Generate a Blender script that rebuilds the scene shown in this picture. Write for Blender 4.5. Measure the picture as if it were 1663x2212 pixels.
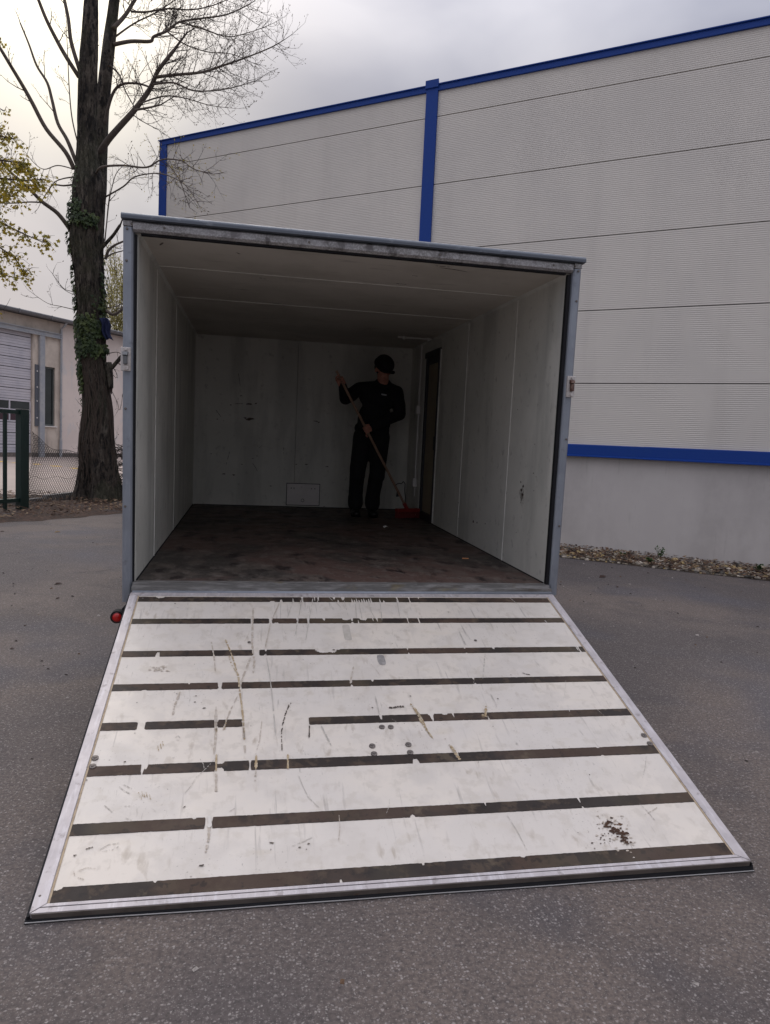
import bpy, bmesh, math, random
from mathutils import Vector, Matrix, noise
random.seed(7)
S = bpy.context.scene
for o in list(bpy.data.objects): bpy.data.objects.remove(o)
C = S.collection

# ------------------------------------------------------------------ camera
CR = Matrix(((0.981762798, 0.187783463, -0.029650956), (-0.184069722, 0.977939786, 0.098752788), (0.047540990, -0.091493970, 0.994670150)))
CP = Vector((-0.58109, -3.89803, 1.39708)); F = 1556.5; CX, CY = 831.5, 1106.0
cd = bpy.data.cameras.new('camera'); cam = bpy.data.objects.new('camera', cd); C.objects.link(cam)
X, Y, Z = CR.col[0], CR.col[1], CR.col[2]
cam.matrix_world = Matrix(((X[0], Z[0], -Y[0], CP[0]), (X[1], Z[1], -Y[1], CP[1]), (X[2], Z[2], -Y[2], CP[2]), (0, 0, 0, 1)))
cd.sensor_fit = 'VERTICAL'; cd.sensor_height = 24; cd.lens = 24*F/2212; cd.clip_end = 2000; cd.clip_start = 0.05
S.camera = cam
S.render.resolution_x = 770; S.render.resolution_y = 1024

# ------------------------------------------------------------------ world, sun, exposure
SUN_EL, SUN_AZ = math.radians(44), math.radians(-14.8)
SD = Vector((math.sin(SUN_AZ)*math.cos(SUN_EL), math.cos(SUN_AZ)*math.cos(SUN_EL), math.sin(SUN_EL)))
GE = math.radians(26)                                   # the bright thinning of the cloud just below the sun
GD = Vector((math.sin(SUN_AZ)*math.cos(GE), math.cos(SUN_AZ)*math.cos(GE), math.sin(GE)))
w = bpy.data.worlds.new('World'); S.world = w; w.use_nodes = True
def world():
    nt = w.node_tree; nt.nodes.clear(); N = nt.nodes.new; L = nt.links.new
    out = N('ShaderNodeOutputWorld'); bg = N('ShaderNodeBackground'); L(bg.outputs[0], out.inputs[0]); bg.inputs[1].default_value = 0.1
    sky = N('ShaderNodeTexSky'); sky.sky_type = 'NISHITA'; sky.sun_disc = False; sky.sun_elevation = SUN_EL; sky.sun_rotation = SUN_AZ; sky.dust_density = 3
    tc = N('ShaderNodeTexCoord'); sep = N('ShaderNodeSeparateXYZ'); L(tc.outputs['Generated'], sep.inputs[0])
    def M(op, a, b=None, clamp=False):
        n = N('ShaderNodeMath'); n.operation = op; n.use_clamp = clamp
        for i, v in ((0, a), (1, b)):
            if v is None: continue
            if isinstance(v, (int, float)): n.inputs[i].default_value = v
            else: L(v, n.inputs[i])
        return n.outputs[0]
    def mix(f, a, b, t='MIX'):
        n = N('ShaderNodeMix'); n.data_type = 'RGBA'; n.blend_type = t
        for i, v in ((0, f), (6, a), (7, b)):
            if isinstance(v, (int, float)): n.inputs[i].default_value = v
            elif isinstance(v, tuple): n.inputs[i].default_value = (*v, 1)
            else: L(v, n.inputs[i])
        return n.outputs[2]
    def dot(v):
        n = N('ShaderNodeVectorMath'); n.operation = 'DOT_PRODUCT'; L(tc.outputs['Generated'], n.inputs[0]); n.inputs[1].default_value = v; return n.outputs['Value']
    mp = N('ShaderNodeMapping'); mp.inputs['Scale'].default_value = (1, 1, 2.6); mp.inputs['Rotation'].default_value = (0.15, 0.25, 0.4); L(tc.outputs['Generated'], mp.inputs[0])
    n1 = N('ShaderNodeTexNoise'); n1.inputs['Scale'].default_value = 2.1; n1.inputs['Detail'].default_value = 5; n1.inputs['Roughness'].default_value = .45; n1.inputs['Distortion'].default_value = .35; L(mp.outputs[0], n1.inputs[0])
    cf = N('ShaderNodeMapRange'); cf.inputs[1].default_value = .38; cf.inputs[2].default_value = .60; L(n1.outputs[0], cf.inputs[0])
    cloud = mix(cf.outputs[0], (2.3, 2.35, 2.85), (4.15, 4.08, 4.4))
    # even layer of cloud, brighter overhead (CIE overcast)
    up = M('MULTIPLY', M('POWER', M('MAXIMUM', M('SUBTRACT', sep.outputs[2], 0.40), 0.0), 1.0), 5.2)
    gain = M('ADD', up, 1.0)
    # warm thin spot round the hidden sun, wide and soft
    g = M('MAXIMUM', dot(GD), 0.0)
    g1 = M('MULTIPLY', M('POWER', g, 130.0), .85, True); g2 = M('MULTIPLY', M('POWER', g, 34.0), .42, True)
    cloud = mix(g2, cloud, (7.6, 6.9, 5.9))
    cloud = mix(g1, cloud, (11.5, 10.6, 8.4))
    # creamy band low over the horizon on the sun's side
    lo = M('MULTIPLY', M('POWER', M('MAXIMUM', dot(Vector((math.sin(SUN_AZ-.12), math.cos(SUN_AZ-.12), 0.15)).normalized()), 0.0), 60.0), .55, True)
    cloud = mix(lo, cloud, (5.6, 4.75, 4.35))
    cl = N('ShaderNodeVectorMath'); cl.operation = 'SCALE'; L(cloud, cl.inputs[0]); L(gain, cl.inputs[3])
    L(mix(0.9, sky.outputs[0], cl.outputs[0]), bg.inputs[0])
world()
sl = bpy.data.lights.new('sun', 'SUN'); sl.energy = 0.9; sl.angle = math.radians(40); sl.color = (1, .95, .87)
so = bpy.data.objects.new('sun', sl); C.objects.link(so); so.rotation_mode = 'QUATERNION'; so.rotation_quaternion = SD.to_track_quat('Z', 'Y'); so.location = SD*50
S.view_settings.view_transform = 'Standard'; S.view_settings.look = 'None'; S.view_settings.gamma = 1; S.view_settings.use_curve_mapping = False
S.view_settings.exposure = 0.35

# ------------------------------------------------------------------ helpers
def ray(u, v): return CR @ Vector(((u-CX)/F, 1, -(v-CY)/F))
def atY(u, v, y):                        # point of the photograph's sight line at distance y down the yard
    d = ray(u, v); return CP + d*((y-CP[1])/d[1])
def ground(u, v, z=0.0):
    d = ray(u, v); return CP + d*((z-CP[2])/d[2])
K_ = .98035
def near(x, y): return (CP.x+K_*(x-CP.x), CP.y+K_*(y-CP.y))
def tag(o, label=None, cat=None, group=None, kind=None):
    if label: o['label'] = label
    if cat: o['category'] = cat
    if group: o['group'] = group
    if kind: o['kind'] = kind
    return o
def empty(name, m=None, parent=None):
    o = bpy.data.objects.new(name, None); C.objects.link(o); o.empty_display_size = .2
    if parent: o.parent = parent
    if m is not None: o.matrix_basis = m
    return o
def link(name, me, parent=None, m=None):
    o = bpy.data.objects.new(name, me); C.objects.link(o)
    if parent: o.parent = parent
    if m is not None: o.matrix_basis = m
    return o
class MB:
    def __init__(s): s.v = []; s.f = []
    def add(s, vs, fs):
        b = len(s.v); s.v += [tuple(v) for v in vs]; s.f += [tuple(b+i for i in f) for f in fs]; return s
    def box(s, x0, x1, y0, y1, z0, z1):
        return s.add([(x, y, z) for z in (z0, z1) for y in (y0, y1) for x in (x0, x1)], [(0, 2, 3, 1), (4, 5, 7, 6), (0, 1, 5, 4), (2, 6, 7, 3), (0, 4, 6, 2), (1, 3, 7, 5)])
    def obox(s, c, ax, ay, az, hx, hy, hz):
        c, ax, ay, az = Vector(c), Vector(ax).normalized(), Vector(ay).normalized(), Vector(az).normalized()
        return s.add([c+ax*hx*i+ay*hy*j+az*hz*k for k in (-1, 1) for j in (-1, 1) for i in (-1, 1)], [(0, 2, 3, 1), (4, 5, 7, 6), (0, 1, 5, 4), (2, 6, 7, 3), (0, 4, 6, 2), (1, 3, 7, 5)])
    def prism(s, poly, fn, t0, t1):      # poly (a,b) swept along a third axis, fn(a,b,t)->xyz
        n = len(poly); vs = [fn(a, b, t) for t in (t0, t1) for a, b in poly]
        return s.add(vs, [tuple(range(n))[::-1], tuple(range(n, 2*n))]+[(i, (i+1) % n, n+(i+1) % n, n+i) for i in range(n)])
    def tube(s, path, rad, n=8, cap=True, fn=None):
        path = [Vector(p) for p in path]; m = len(path)
        if not hasattr(rad, '__len__'): rad = [rad]*m
        t = (path[1]-path[0]).normalized(); a = t.orthogonal().normalized(); vs = []
        for i, p in enumerate(path):
            t = (path[min(i+1, m-1)]-path[max(i-1, 0)]).normalized()
            a = (a - t*a.dot(t)); a = a.normalized() if a.length > 1e-6 else t.orthogonal().normalized(); b = t.cross(a)
            for k in range(n):
                q = 2*math.pi*k/n; r = rad[i]*(fn(i, q, p) if fn else 1)
                vs.append(p+(a*math.cos(q)+b*math.sin(q))*r)
        fs = [(i*n+k, i*n+(k+1) % n, (i+1)*n+(k+1) % n, (i+1)*n+k) for i in range(m-1) for k in range(n)]
        if cap: fs += [tuple(range(n))[::-1], tuple((m-1)*n+k for k in range(n))]
        return s.add(vs, fs)
    def ball(s, c, r, n=12, m=8, axes=None):
        c = Vector(c); r = Vector(r if hasattr(r, '__len__') else (r, r, r)); vs = []; A = axes or Matrix.Identity(3)
        for i in range(1, m):
            th = math.pi*i/m
            for k in range(n): vs.append(c+A@Vector((r[0]*math.sin(th)*math.cos(2*math.pi*k/n), r[1]*math.sin(th)*math.sin(2*math.pi*k/n), r[2]*math.cos(th))))
        vs += [c+A@Vector((0, 0, r[2])), c-A@Vector((0, 0, r[2]))]; q = (m-1)*n
        fs = [(i*n+k, (i+1)*n+k, (i+1)*n+(k+1) % n, i*n+(k+1) % n) for i in range(m-2) for k in range(n)]
        fs += [(q, k, (k+1) % n) for k in range(n)]+[(q+1, (m-2)*n+(k+1) % n, (m-2)*n+k) for k in range(n)]
        return s.add(vs, fs)
    def limb(s, a, b, ra, rb, n=14): s.tube([a, b], [ra, rb], n); s.ball(a, ra, n, 8); s.ball(b, rb, n, 8); return s
    def mesh(s, name, mat, smooth=False):
        me = bpy.data.meshes.new(name); me.from_pydata(s.v, [], s.f); me.update()
        for q in (mat if isinstance(mat, list) else [mat]): me.materials.append(q)
        if smooth:
            for p in me.polygons: p.use_smooth = True
        return me
    def build(s, name, mat, parent=None, smooth=False, bevel=0, m=None):
        o = link(name, s.mesh(name, mat, smooth), parent, m)
        if bevel:
            b = o.modifiers.new('bevel', 'BEVEL'); b.width = bevel; b.segments = 2; b.limit_method = 'ANGLE'
        return o

# ------------------------------------------------------------------ materials
def mat(name, col, rough=.7, metal=0, layers=(), bump=(), stretch=(1, 1, 1), spec=.5, rvar=0, trans=0, extra=None):
    """layers: (scale, detail, lo, hi, colour, strength[, stretch]); bump: (scale, strength, distance[, stretch])"""
    m = bpy.data.materials.new(name); m.use_nodes = True; nt = m.node_tree; N = nt.nodes.new; L = nt.links.new
    bs = nt.nodes['Principled BSDF']; bs.inputs['Roughness'].default_value = rough; bs.inputs['Metallic'].default_value = metal; bs.inputs['Specular IOR Level'].default_value = spec
    tc = N('ShaderNodeTexCoord')
    def coord(st):
        mp = N('ShaderNodeMapping'); mp.inputs['Scale'].default_value = st; L(tc.outputs['Object'], mp.inputs[0]); return mp.outputs[0]
    def tex(scale, det, st, seed=0):
        n = N('ShaderNodeTexNoise'); n.inputs['Scale'].default_value = scale; n.inputs['Detail'].default_value = det; n.inputs['Roughness'].default_value = .6
        L(coord(st), n.inputs[0]); return n.outputs[0]
    cur = N('ShaderNodeRGB'); cur.outputs[0].default_value = (*col, 1); cur = cur.outputs[0]
    for ly in layers:
        sc, det, lo, hi, c2, st = ly[:6]; sx = ly[6] if len(ly) > 6 else stretch
        mr = N('ShaderNodeMapRange'); mr.inputs[1].default_value = lo; mr.inputs[2].default_value = hi; mr.inputs[4].default_value = st; L(tex(sc, det, sx), mr.inputs[0])
        mx = N('ShaderNodeMix'); mx.data_type = 'RGBA'; L(mr.outputs[0], mx.inputs[0]); L(cur, mx.inputs[6]); mx.inputs[7].default_value = (*c2, 1); cur = mx.outputs[2]
    if extra: cur = extra(nt, tc, cur, bs)
    L(cur, bs.inputs['Base Color'])
    if rvar:
        mr = N('ShaderNodeMapRange'); mr.inputs[3].default_value = max(rough-rvar, .02); mr.inputs[4].default_value = min(rough+rvar, 1); mr.inputs[1].default_value = .3; mr.inputs[2].default_value = .7
        L(tex(6, 5, stretch), mr.inputs[0]); L(mr.outputs[0], bs.inputs['Roughness'])
    prev = None
    for b in bump:
        sc, st, dist = b[:3]; sx = b[3] if len(b) > 3 else stretch
        bn = N('ShaderNodeBump'); bn.inputs['Strength'].default_value = st; bn.inputs['Distance'].default_value = dist; L(tex(sc, 6, sx), bn.inputs['Height'])
        if prev: L(prev, bn.inputs['Normal'])
        prev = bn.outputs[0]
    if prev: L(prev, bs.inputs['Normal'])
    if trans:
        out = nt.nodes['Material Output']; tr = N('ShaderNodeBsdfTranslucent'); L(cur, tr.inputs[0]); ms = N('ShaderNodeMixShader'); ms.inputs[0].default_value = trans
        L(bs.outputs[0], ms.inputs[1]); L(tr.outputs[0], ms.inputs[2]); L(ms.outputs[0], out.inputs[0])
    return m
def flecks(sc=115, light=(.36, .33, .31), dark=(.03, .025, .025), thr=.70, amt=.68):
    def ex(nt, tc, cur, bs):
        N = nt.nodes.new; L = nt.links.new
        for k, (s, t, a) in enumerate(((sc, thr, amt), (sc*1.9, thr-.06, amt*.6))):
            mp = N('ShaderNodeMapping'); mp.inputs['Scale'].default_value = (1, 1, 1); mp.inputs['Location'].default_value = (k*3.3, k*1.7, 0); L(tc.outputs['Object'], mp.inputs[0])
            wn = N('ShaderNodeTexNoise'); wn.inputs['Scale'].default_value = s*1.3; wn.inputs['Detail'].default_value = 1; L(mp.outputs[0], wn.inputs[0])
            ad = N('ShaderNodeVectorMath'); ad.operation = 'SCALE'; L(wn.outputs['Color'], ad.inputs[0]); ad.inputs[3].default_value = .9/s
            sm = N('ShaderNodeVectorMath'); sm.operation = 'ADD'; L(mp.outputs[0], sm.inputs[0]); L(ad.outputs[0], sm.inputs[1])
            v = N('ShaderNodeTexVoronoi'); v.inputs['Scale'].default_value = s; L(sm.outputs[0], v.inputs[0])
            sp = N('ShaderNodeSeparateColor'); L(v.outputs['Color'], sp.inputs[0])
            m1 = N('ShaderNodeMapRange'); m1.inputs[1].default_value = t; m1.inputs[2].default_value = 1.0; L(sp.outputs[0], m1.inputs[0])
            m2 = N('ShaderNodeMapRange'); m2.inputs[1].default_value = .55; m2.inputs[2].default_value = .30; L(v.outputs['Distance'], m2.inputs[0])
            mu = N('ShaderNodeMath'); mu.operation = 'MULTIPLY'; L(m1.outputs[0], mu.inputs[0]); L(m2.outputs[0], mu.inputs[1])
            mu2 = N('ShaderNodeMath'); mu2.operation = 'MULTIPLY'; L(mu.outputs[0], mu2.inputs[0]); mu2.inputs[1].default_value = a
            mx = N('ShaderNodeMix'); mx.data_type = 'RGBA'; L(mu2.outputs[0], mx.inputs[0]); L(cur, mx.inputs[6]); mx.inputs[7].default_value = (*light, 1)
            m3 = N('ShaderNodeMapRange'); m3.inputs[1].default_value = .12; m3.inputs[2].default_value = 0; m3.inputs[4].default_value = .3; L(sp.outputs[1], m3.inputs[0])
            mx2 = N('ShaderNodeMix'); mx2.data_type = 'RGBA'; L(m3.outputs[0], mx2.inputs[0]); L(mx.outputs[2], mx2.inputs[6]); mx2.inputs[7].default_value = (*dark, 1); cur = mx2.outputs[2]
        return cur
    return ex
ASPH = mat('asphalt', (.092, .077, .073), .88, layers=((.33, 4, .45, .56, (.150, .119, .101), .9), (1.1, 6, .50, .60, (.060, .051, .050), .6), (70, 3, .4, .7, (.045, .038, .037), .8), (.55, 3, .52, .66, (.082, .077, .088), .6)), bump=((180, .5, .004), (45, .35, .006), (1.5, .25, .03)), extra=flecks())
YARD = mat('yard_asphalt', (.40, .325, .28), .9, layers=((.5, 5, .4, .7, (.32, .265, .235), .7), (30, 4, .4, .7, (.3, .25, .22), .5)), bump=((60, .3, .004),))
SOIL = mat('bare_soil', (.055, .032, .022), .95, layers=((3, 6, .45, .57, (.03, .02, .015), .8), (22, 5, .5, .6, (.12, .066, .042), .8), (1.2, 3, .55, .7, (.09, .082, .08), .7)), bump=((30, 1, .02), (6, .8, .05)))
KERB = mat('kerb_concrete', (.25, .24, .23), .9, layers=((8, 5, .4, .7, (.14, .13, .12), .7),), bump=((40, .4, .004),))
YEL = mat('yellow_paint', (.75, .47, .07), .8, layers=((30, 5, .45, .6, (.28, .23, .18), .8),))
WCLAD = mat('cladding_offwhite', (.68, .64, .58), .5, layers=((.6, 4, .42, .6, (.63, .595, .545), .8), (2.2, 6, .52, .68, (.54, .505, .46), .28, (1, 1, .10))), bump=((3, .05, .01),))
BLUE = mat('blue_trim', (.005, .045, .26), .5, spec=.3, layers=((3, 5, .5, .75, (.008, .05, .24), .6), (25, 4, .6, .75, (.04, .09, .22), .3)), bump=((2, .05, .01),))
CONC = mat('plinth_concrete', (.56, .525, .50), .85, layers=((1.1, 5, .42, .62, (.46, .43, .41), .8, (1, 1, .3)), (4, 6, .45, .7, (.60, .57, .54), .5), (9, 5, .6, .75, (.30, .28, .26), .4, (1.5, 1.5, .12)), (.5, 3, .5, .65, (.40, .375, .35), .6)), bump=((60, .15, .002), (5, .1, .01)))
ALU = mat('aluminium_grey', (.29, .315, .355), .42, .55, layers=((5, 6, .42, .7, (.22, .24, .28), .7), (22, 5, .55, .75, (.42, .44, .48), .5, (1, 1, .3)), (14, 6, .62, .75, (.12, .11, .11), .5)), bump=((50, .08, .001),), rvar=.12)
ALUL = mat('ramp_aluminium', (.47, .435, .435), .5, .25, layers=((7, 6, .46, .58, (.38, .35, .355), .7), (60, 4, .5, .7, (.64, .62, .64), .5, (1, .15, 1)), (25, 6, .58, .66, (.2, .17, .16), .55)), bump=((80, .08, .001),), rvar=.1)
GALV = mat('galvanised_header', (.24, .23, .225), .45, .5, layers=((110, 3, .48, .58, (.42, .41, .41), .9), (11, 6, .52, .60, (.10, .09, .09), .85, (1, 1, .6)), (4, 4, .5, .7, (.40, .39, .40), .5)), bump=((70, .2, .001),), rvar=.15)
RAIL = mat('roof_rail_grey', (.11, .125, .15), .5, .3, layers=((6, 5, .45, .7, (.13, .145, .17), .7), (18, 5, .6, .75, (.34, .36, .38), .5)), rvar=.1)
INNER = mat('inner_panel', (.68, .67, .61), .55, layers=((1.6, 5, .44, .58, (.60, .595, .54), .8), (2.6, 6, .50, .60, (.37, .37, .34), .45, (1, 1, .2)), (14, 6, .60, .70, (.25, .24, .22), .4), (5, 5, .58, .75, (.5, .48, .42), .4)), bump=((4, .05, .01),), rvar=.1)
CEILM = mat('inner_ceiling', (.60, .555, .49), .6, layers=((1.4, 5, .44, .58, (.50, .46, .40), .8), (9, 6, .6, .74, (.14, .12, .11), .45, (.4, 1.5, 1))), bump=((4, .05, .01),))
SEAM = mat('seam_strip', (.78, .77, .72), .5, layers=((12, 5, .5, .7, (.40, .39, .36), .7),))
RUB = mat('black_rubber', (.010, .010, .012), .75, spec=.25, layers=((8, 5, .55, .75, (.028, .028, .03), .5),), bump=((40, .2, .002),))
OUTW = mat('outer_shell', (.58, .59, .58), .5, layers=((2, 5, .45, .7, (.48, .48, .47), .6),))
PLY = mat('plywood_floor', (.098, .060, .048), .62, layers=((1.0, 5, .45, .55, (.038, .036, .031), .85), (4, 7, .50, .60, (.125, .10, .082), .6, (1.2, .9, 1)), (5, 7, .55, .62, (.012, .006, .006), .9, (1.3, .8, 1)), (14, 8, .54, .62, (.17, .145, .125), .4, (1, .6, 1)), (60, 4, .60, .68, (.22, .2, .18), .45, (1, .6, 1))), bump=((60, .3, .002, (.3, 1, 1)), (8, .15, .01)), rvar=.15)
SILLM = mat('worn_sill', (.13, .125, .118), .6, .2, layers=((30, 6, .45, .65, (.30, .29, .28), .8, (.2, 1, 1)), (12, 6, .55, .68, (.08, .065, .05), .8, (.5, 1, 1)), (6, 4, .6, .7, (.24, .20, .12), .6)), bump=((60, .4, .002, (.2, 1, 1)),), rvar=.15)
def white_wear(nt, tc, cur, bs):
    N = nt.nodes.new; L = nt.links.new
    for sc, sx, lo, hi, c2, st, gsc, glo, ghi, rz in ((22, (1.3, .5, 1), .63, .72, (.36, .30, .23), .55, 2.2, .45, .62, .10), (30, (1.8, .14, 1), .64, .70, (.28, .25, .22), .5, 1.7, .5, .66, -.55), (42, (1.6, .25, 1), .66, .72, (.30, .27, .23), .5, 2.9, .48, .64, .75), (95, (1, 1, 1), .68, .74, (.16, .13, .11), .6, 3.1, .45, .62, 0), (10, (.5, 1.4, 1), .62, .74, (.55, .48, .36), .40, 3.7, .45, .6, 0)):
        mp = N('ShaderNodeMapping'); mp.inputs['Scale'].default_value = sx; mp.inputs['Rotation'].default_value = (0, 0, rz); mp.inputs['Location'].default_value = (sc, rz, 0); L(tc.outputs['Object'], mp.inputs[0])
        n = N('ShaderNodeTexNoise'); n.inputs['Scale'].default_value = sc; n.inputs['Detail'].default_value = 6; n.inputs['Distortion'].default_value = .3; L(mp.outputs[0], n.inputs[0])
        a = N('ShaderNodeMapRange'); a.inputs[1].default_value = lo-.04; a.inputs[2].default_value = hi; L(n.outputs[0], a.inputs[0])
        g = N('ShaderNodeTexNoise'); g.inputs['Scale'].default_value = gsc; g.inputs['Detail'].default_value = 3; L(tc.outputs['Object'], g.inputs[0])
        b = N('ShaderNodeMapRange'); b.inputs[1].default_value = glo; b.inputs[2].default_value = ghi; b.inputs[4].default_value = st*1.25; L(g.outputs[0], b.inputs[0])
        mu = N('ShaderNodeMath'); mu.operation = 'MULTIPLY'; mu.use_clamp = True; L(a.outputs[0], mu.inputs[0]); L(b.outputs[0], mu.inputs[1])
        mx = N('ShaderNodeMix'); mx.data_type = 'RGBA'; L(mu.outputs[0], mx.inputs[0]); L(cur, mx.inputs[6]); mx.inputs[7].default_value = (*c2, 1); cur = mx.outputs[2]
    return cur
WHITE = mat('white_ramp_coating', (.665, .605, .525), .45, layers=((1.5, 5, .44, .56, (.59, .55, .50), .7), (5, 6, .50, .60, (.55, .505, .45), .6), (16, 6, .53, .62, (.52, .47, .40), .5)), bump=((25, .08, .002), (3, .05, .01)), rvar=.12, extra=white_wear)
STRIP = mat('dark_antislip', (.060, .038, .027), .65, spec=.3, layers=((2.2, 5, .46, .54, (.020, .016, .014), .8), (12, 6, .52, .60, (.078, .055, .038), .7), (28, 6, .57, .64, (.016, .013, .012), .6), (1.3, 3, .55, .62, (.070, .056, .034), .5), (9, 5, .60, .66, (.13, .10, .065), .5)), bump=((120, .3, .001),), rvar=.12)
TAN = mat('tan_scuff', (.34, .25, .14), .8, layers=((60, 4, .45, .6, (.50, .42, .30), .9),))
BRN = mat('faint_brown_mark', (.42, .36, .29), .8, layers=((60, 4, .45, .6, (.54, .49, .43), .8),))
GRY = mat('grey_mark', (.42, .39, .345), .8, layers=((60, 4, .45, .6, (.51, .48, .43), .8),))
DRK = mat('dark_mark', (.07, .055, .045), .8, layers=((60, 4, .5, .62, (.2, .16, .12), .8),))
WMK = mat('white_coating_drip', (.60, .565, .51), .5)
RUST = mat('rust', (.06, .028, .014), .9, layers=((60, 5, .45, .6, (.04, .02, .012), .8), (30, 4, .55, .7, (.25, .13, .06), .6)))
BOLT = mat('dull_bolt', (.12, .105, .095), .55, .5, layers=((120, 3, .4, .65, (.24, .21, .19), .8),))
LATCHM = mat('latch_metal', (.60, .565, .54), .45, .2, layers=((40, 5, .5, .68, (.34, .29, .25), .7),))
LATCHR = mat('latch_rust', (.09, .04, .03), .8, .2, layers=((50, 5, .45, .65, (.24, .17, .14), .7),))
DOORM = mat('side_door_leaf', (.30, .25, .17), .6, layers=((3, 5, .4, .7, (.23, .19, .13), .8),))
DARKM = mat('dark_metal', (.035, .037, .042), .5, .3)
PVC = mat('grey_plastic', (.68, .66, .63), .5)
PLATE = mat('hatch_plate', (.72, .68, .66), .5, 0, layers=((4, 5, .45, .7, (.62, .58, .56), .7), (30, 5, .6, .72, (.2, .18, .17), .5)))
TYRE = mat('tyre', (.02, .02, .02), .8, bump=((40, .3, .004),))
STEEL = mat('chassis_steel', (.16, .165, .17), .5, .5, layers=((8, 5, .5, .7, (.10, .08, .07), .7),))
REDL = mat('red_lens', (.62, .012, .010), .12, layers=((30, 2, .45, .6, (.38, .006, .006), .6),), bump=((90, .4, .002),), spec=.8)

# ------------------------------------------------------------------ ground
def sheet(name, pts, z, m, kind='structure', label=None):
    b = MB(); b.add([(x, y, z) for x, y in pts], [tuple(range(len(pts)))]); o = b.build(name, m); tag(o, label, None, None, kind); return o
sheet('ground', [(-400, -300), (400, -300), (400, 500), (-400, 500)], 0, ASPH, label='grey asphalt forecourt with light aggregate flecks')
sheet('yard', [(-80, 12.05), (-2.58, 12.05), (-2.58, 80), (-80, 80)], .004, YARD, label='pale worn asphalt of the neighbouring yard behind the fence')
# soil strip with a soft uneven border towards the asphalt
b = MB(); edge = [(-9.5, 3.6), (-6.5, 5.7), (-4.2, 7.68), (-3.54, 8.43), (-2.76, 9.55), (-1.9, 10.5), (-1.5, 11.0)]; edge = [near(*e) for e in edge]
def lerp_path(P, n):
    P = [Vector(p) for p in P]; d = [0]
    for i in range(1, len(P)): d.append(d[-1]+(P[i]-P[i-1]).length)
    r = []
    for k in range(n+1):
        t = d[-1]*k/n; i = 1
        while i < len(P)-1 and d[i] < t: i += 1
        r.append(P[i-1].lerp(P[i], (t-d[i-1])/max(d[i]-d[i-1], 1e-9)))
    return r
A_ = lerp_path(edge, 90); B_ = lerp_path([near(*e) for e in [(-10.5, 12.9), (-5.5, 12.75), (-4.2, 12.75), (-2.9, 12.5), (-2.45, 11.5)]], 90); rows = 14
vs = []
for i in range(91):
    for j in range(rows+1):
        t = j/rows; q = A_[i].lerp(B_[i], t)
        if j == 0: q = q+Vector((noise.noise(Vector((i*.31, 0, 3)))*.14, noise.noise(Vector((i*.31, 9, 0)))*.14))
        z = .003+.07*math.sin(math.pi*min(t*1.15, 1))*(.6+.6*noise.noise(Vector((q.x*1.3, q.y*1.3, 0))))+(.05 if 0 < j < rows else 0)*noise.noise(Vector((q.x*5, q.y*5, 2)))
        vs.append((q.x, q.y, max(z, .006 if j else .002)))
b.add(vs, [(i*(rows+1)+j, i*(rows+1)+j+1, (i+1)*(rows+1)+j+1, (i+1)*(rows+1)+j) for i in range(90) for j in range(rows)])
tag(b.build('soil_strip', SOIL, smooth=True), 'bare brown soil strip round the foot of the tree and the green fence', kind='structure')

# ------------------------------------------------------------------ warehouse
BY = -0.66692; W0 = Vector((*near(-2.42, 11.392), 0))
WM = Matrix.Translation(W0) @ Matrix.Rotation(BY, 4, 'Z') @ Matrix.Scale(K_, 4)
ware = tag(empty('warehouse', WM), 'large off-white metal-clad warehouse with blue trim and concrete plinth', 'warehouse')
XE = 23.2; H_ = [1.575, 2.48, 3.53, 4.58, 5.615, 6.654, 7.04]
def ribbed(x0, x1, z0, z1, nr):
    b = MB(); prof = []; dz = (z1-z0-.012)/nr; z = z0+.006
    prof.append((.0, z)); prof.append((-.022, z))
    for i in range(nr):
        a = z+i*dz; prof += [(-.022, a+dz*.45), (-.0196, a+dz*.66), (-.0196, a+dz*.80), (-.022, a+dz*1.0)]
    prof.append((0, z1-.006))
    n = len(prof); b.add([(x, y, zz) for x in (x0, x1) for y, zz in prof], [(i, n+i, n+i+1, i+1) for i in range(n-1)]+[tuple(range(n)), tuple(range(n, 2*n))[::-1]])
    return b
xs = [(.13, 5.70), (5.88, 11.50), (11.68, 17.30), (17.48, XE-.1)]
for (x0, x1) in xs:
    for k in range(6):
        ribbed(x0, x1, H_[k], H_[k+1], max(3, round((H_[k+1]-H_[k])/.0277))).build('cladding_panel', WCLAD, ware)
b = MB(); b.box(0.01, XE, .001, .16, 1.42, 7.06); b.box(0.01, .25, .16, 18, 0, 7.06); b.box(XE-.25, XE, .16, 18, 0, 7.06); b.box(.25, XE-.25, 17.8, 18, 0, 7.06)
b.build('wall_core', mat('wall_core', (.03, .03, .03), .9), ware)
b = MB(); b.box(.0, XE, -.02, 18.02, 7.062, 7.16); b.build('roof', mat('flat_roof', (.2, .2, .2), .9), ware)
b = MB(); b.box(-.02, XE+.02, -.055, .02, 7.035, 7.125); b.box(-.05, XE+.02, -.075, .02, 7.118, 7.136); b.build('eaves_trim', BLUE, ware, bevel=.004)
for (a, c, top) in ((-.03, .15, 7.12), (5.69, 5.89, 7.19), (11.49, 11.69, 7.19), (17.29, 17.49, 7.19)):
    b = MB(); b.box(a, c, -.062 if top > 7.13 else -.048, -.024 if a > 0 else .3, 1.58, top)
    if top > 7.13: b.box(a-.012, c+.012, -.082, -.058, top-.11, top+.012)
    b.build('blue_pilaster', BLUE, ware, bevel=.003)
b = MB()
b.prism([(-.03, 1.585), (-.062, 1.575), (-.064, 1.425), (-.09, 1.418), (-.09, 1.405), (-.02, 1.402)], lambda y, z, t: (t, y, z), -.03, 9.42); b.build('base_flashing', BLUE, ware)
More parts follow.
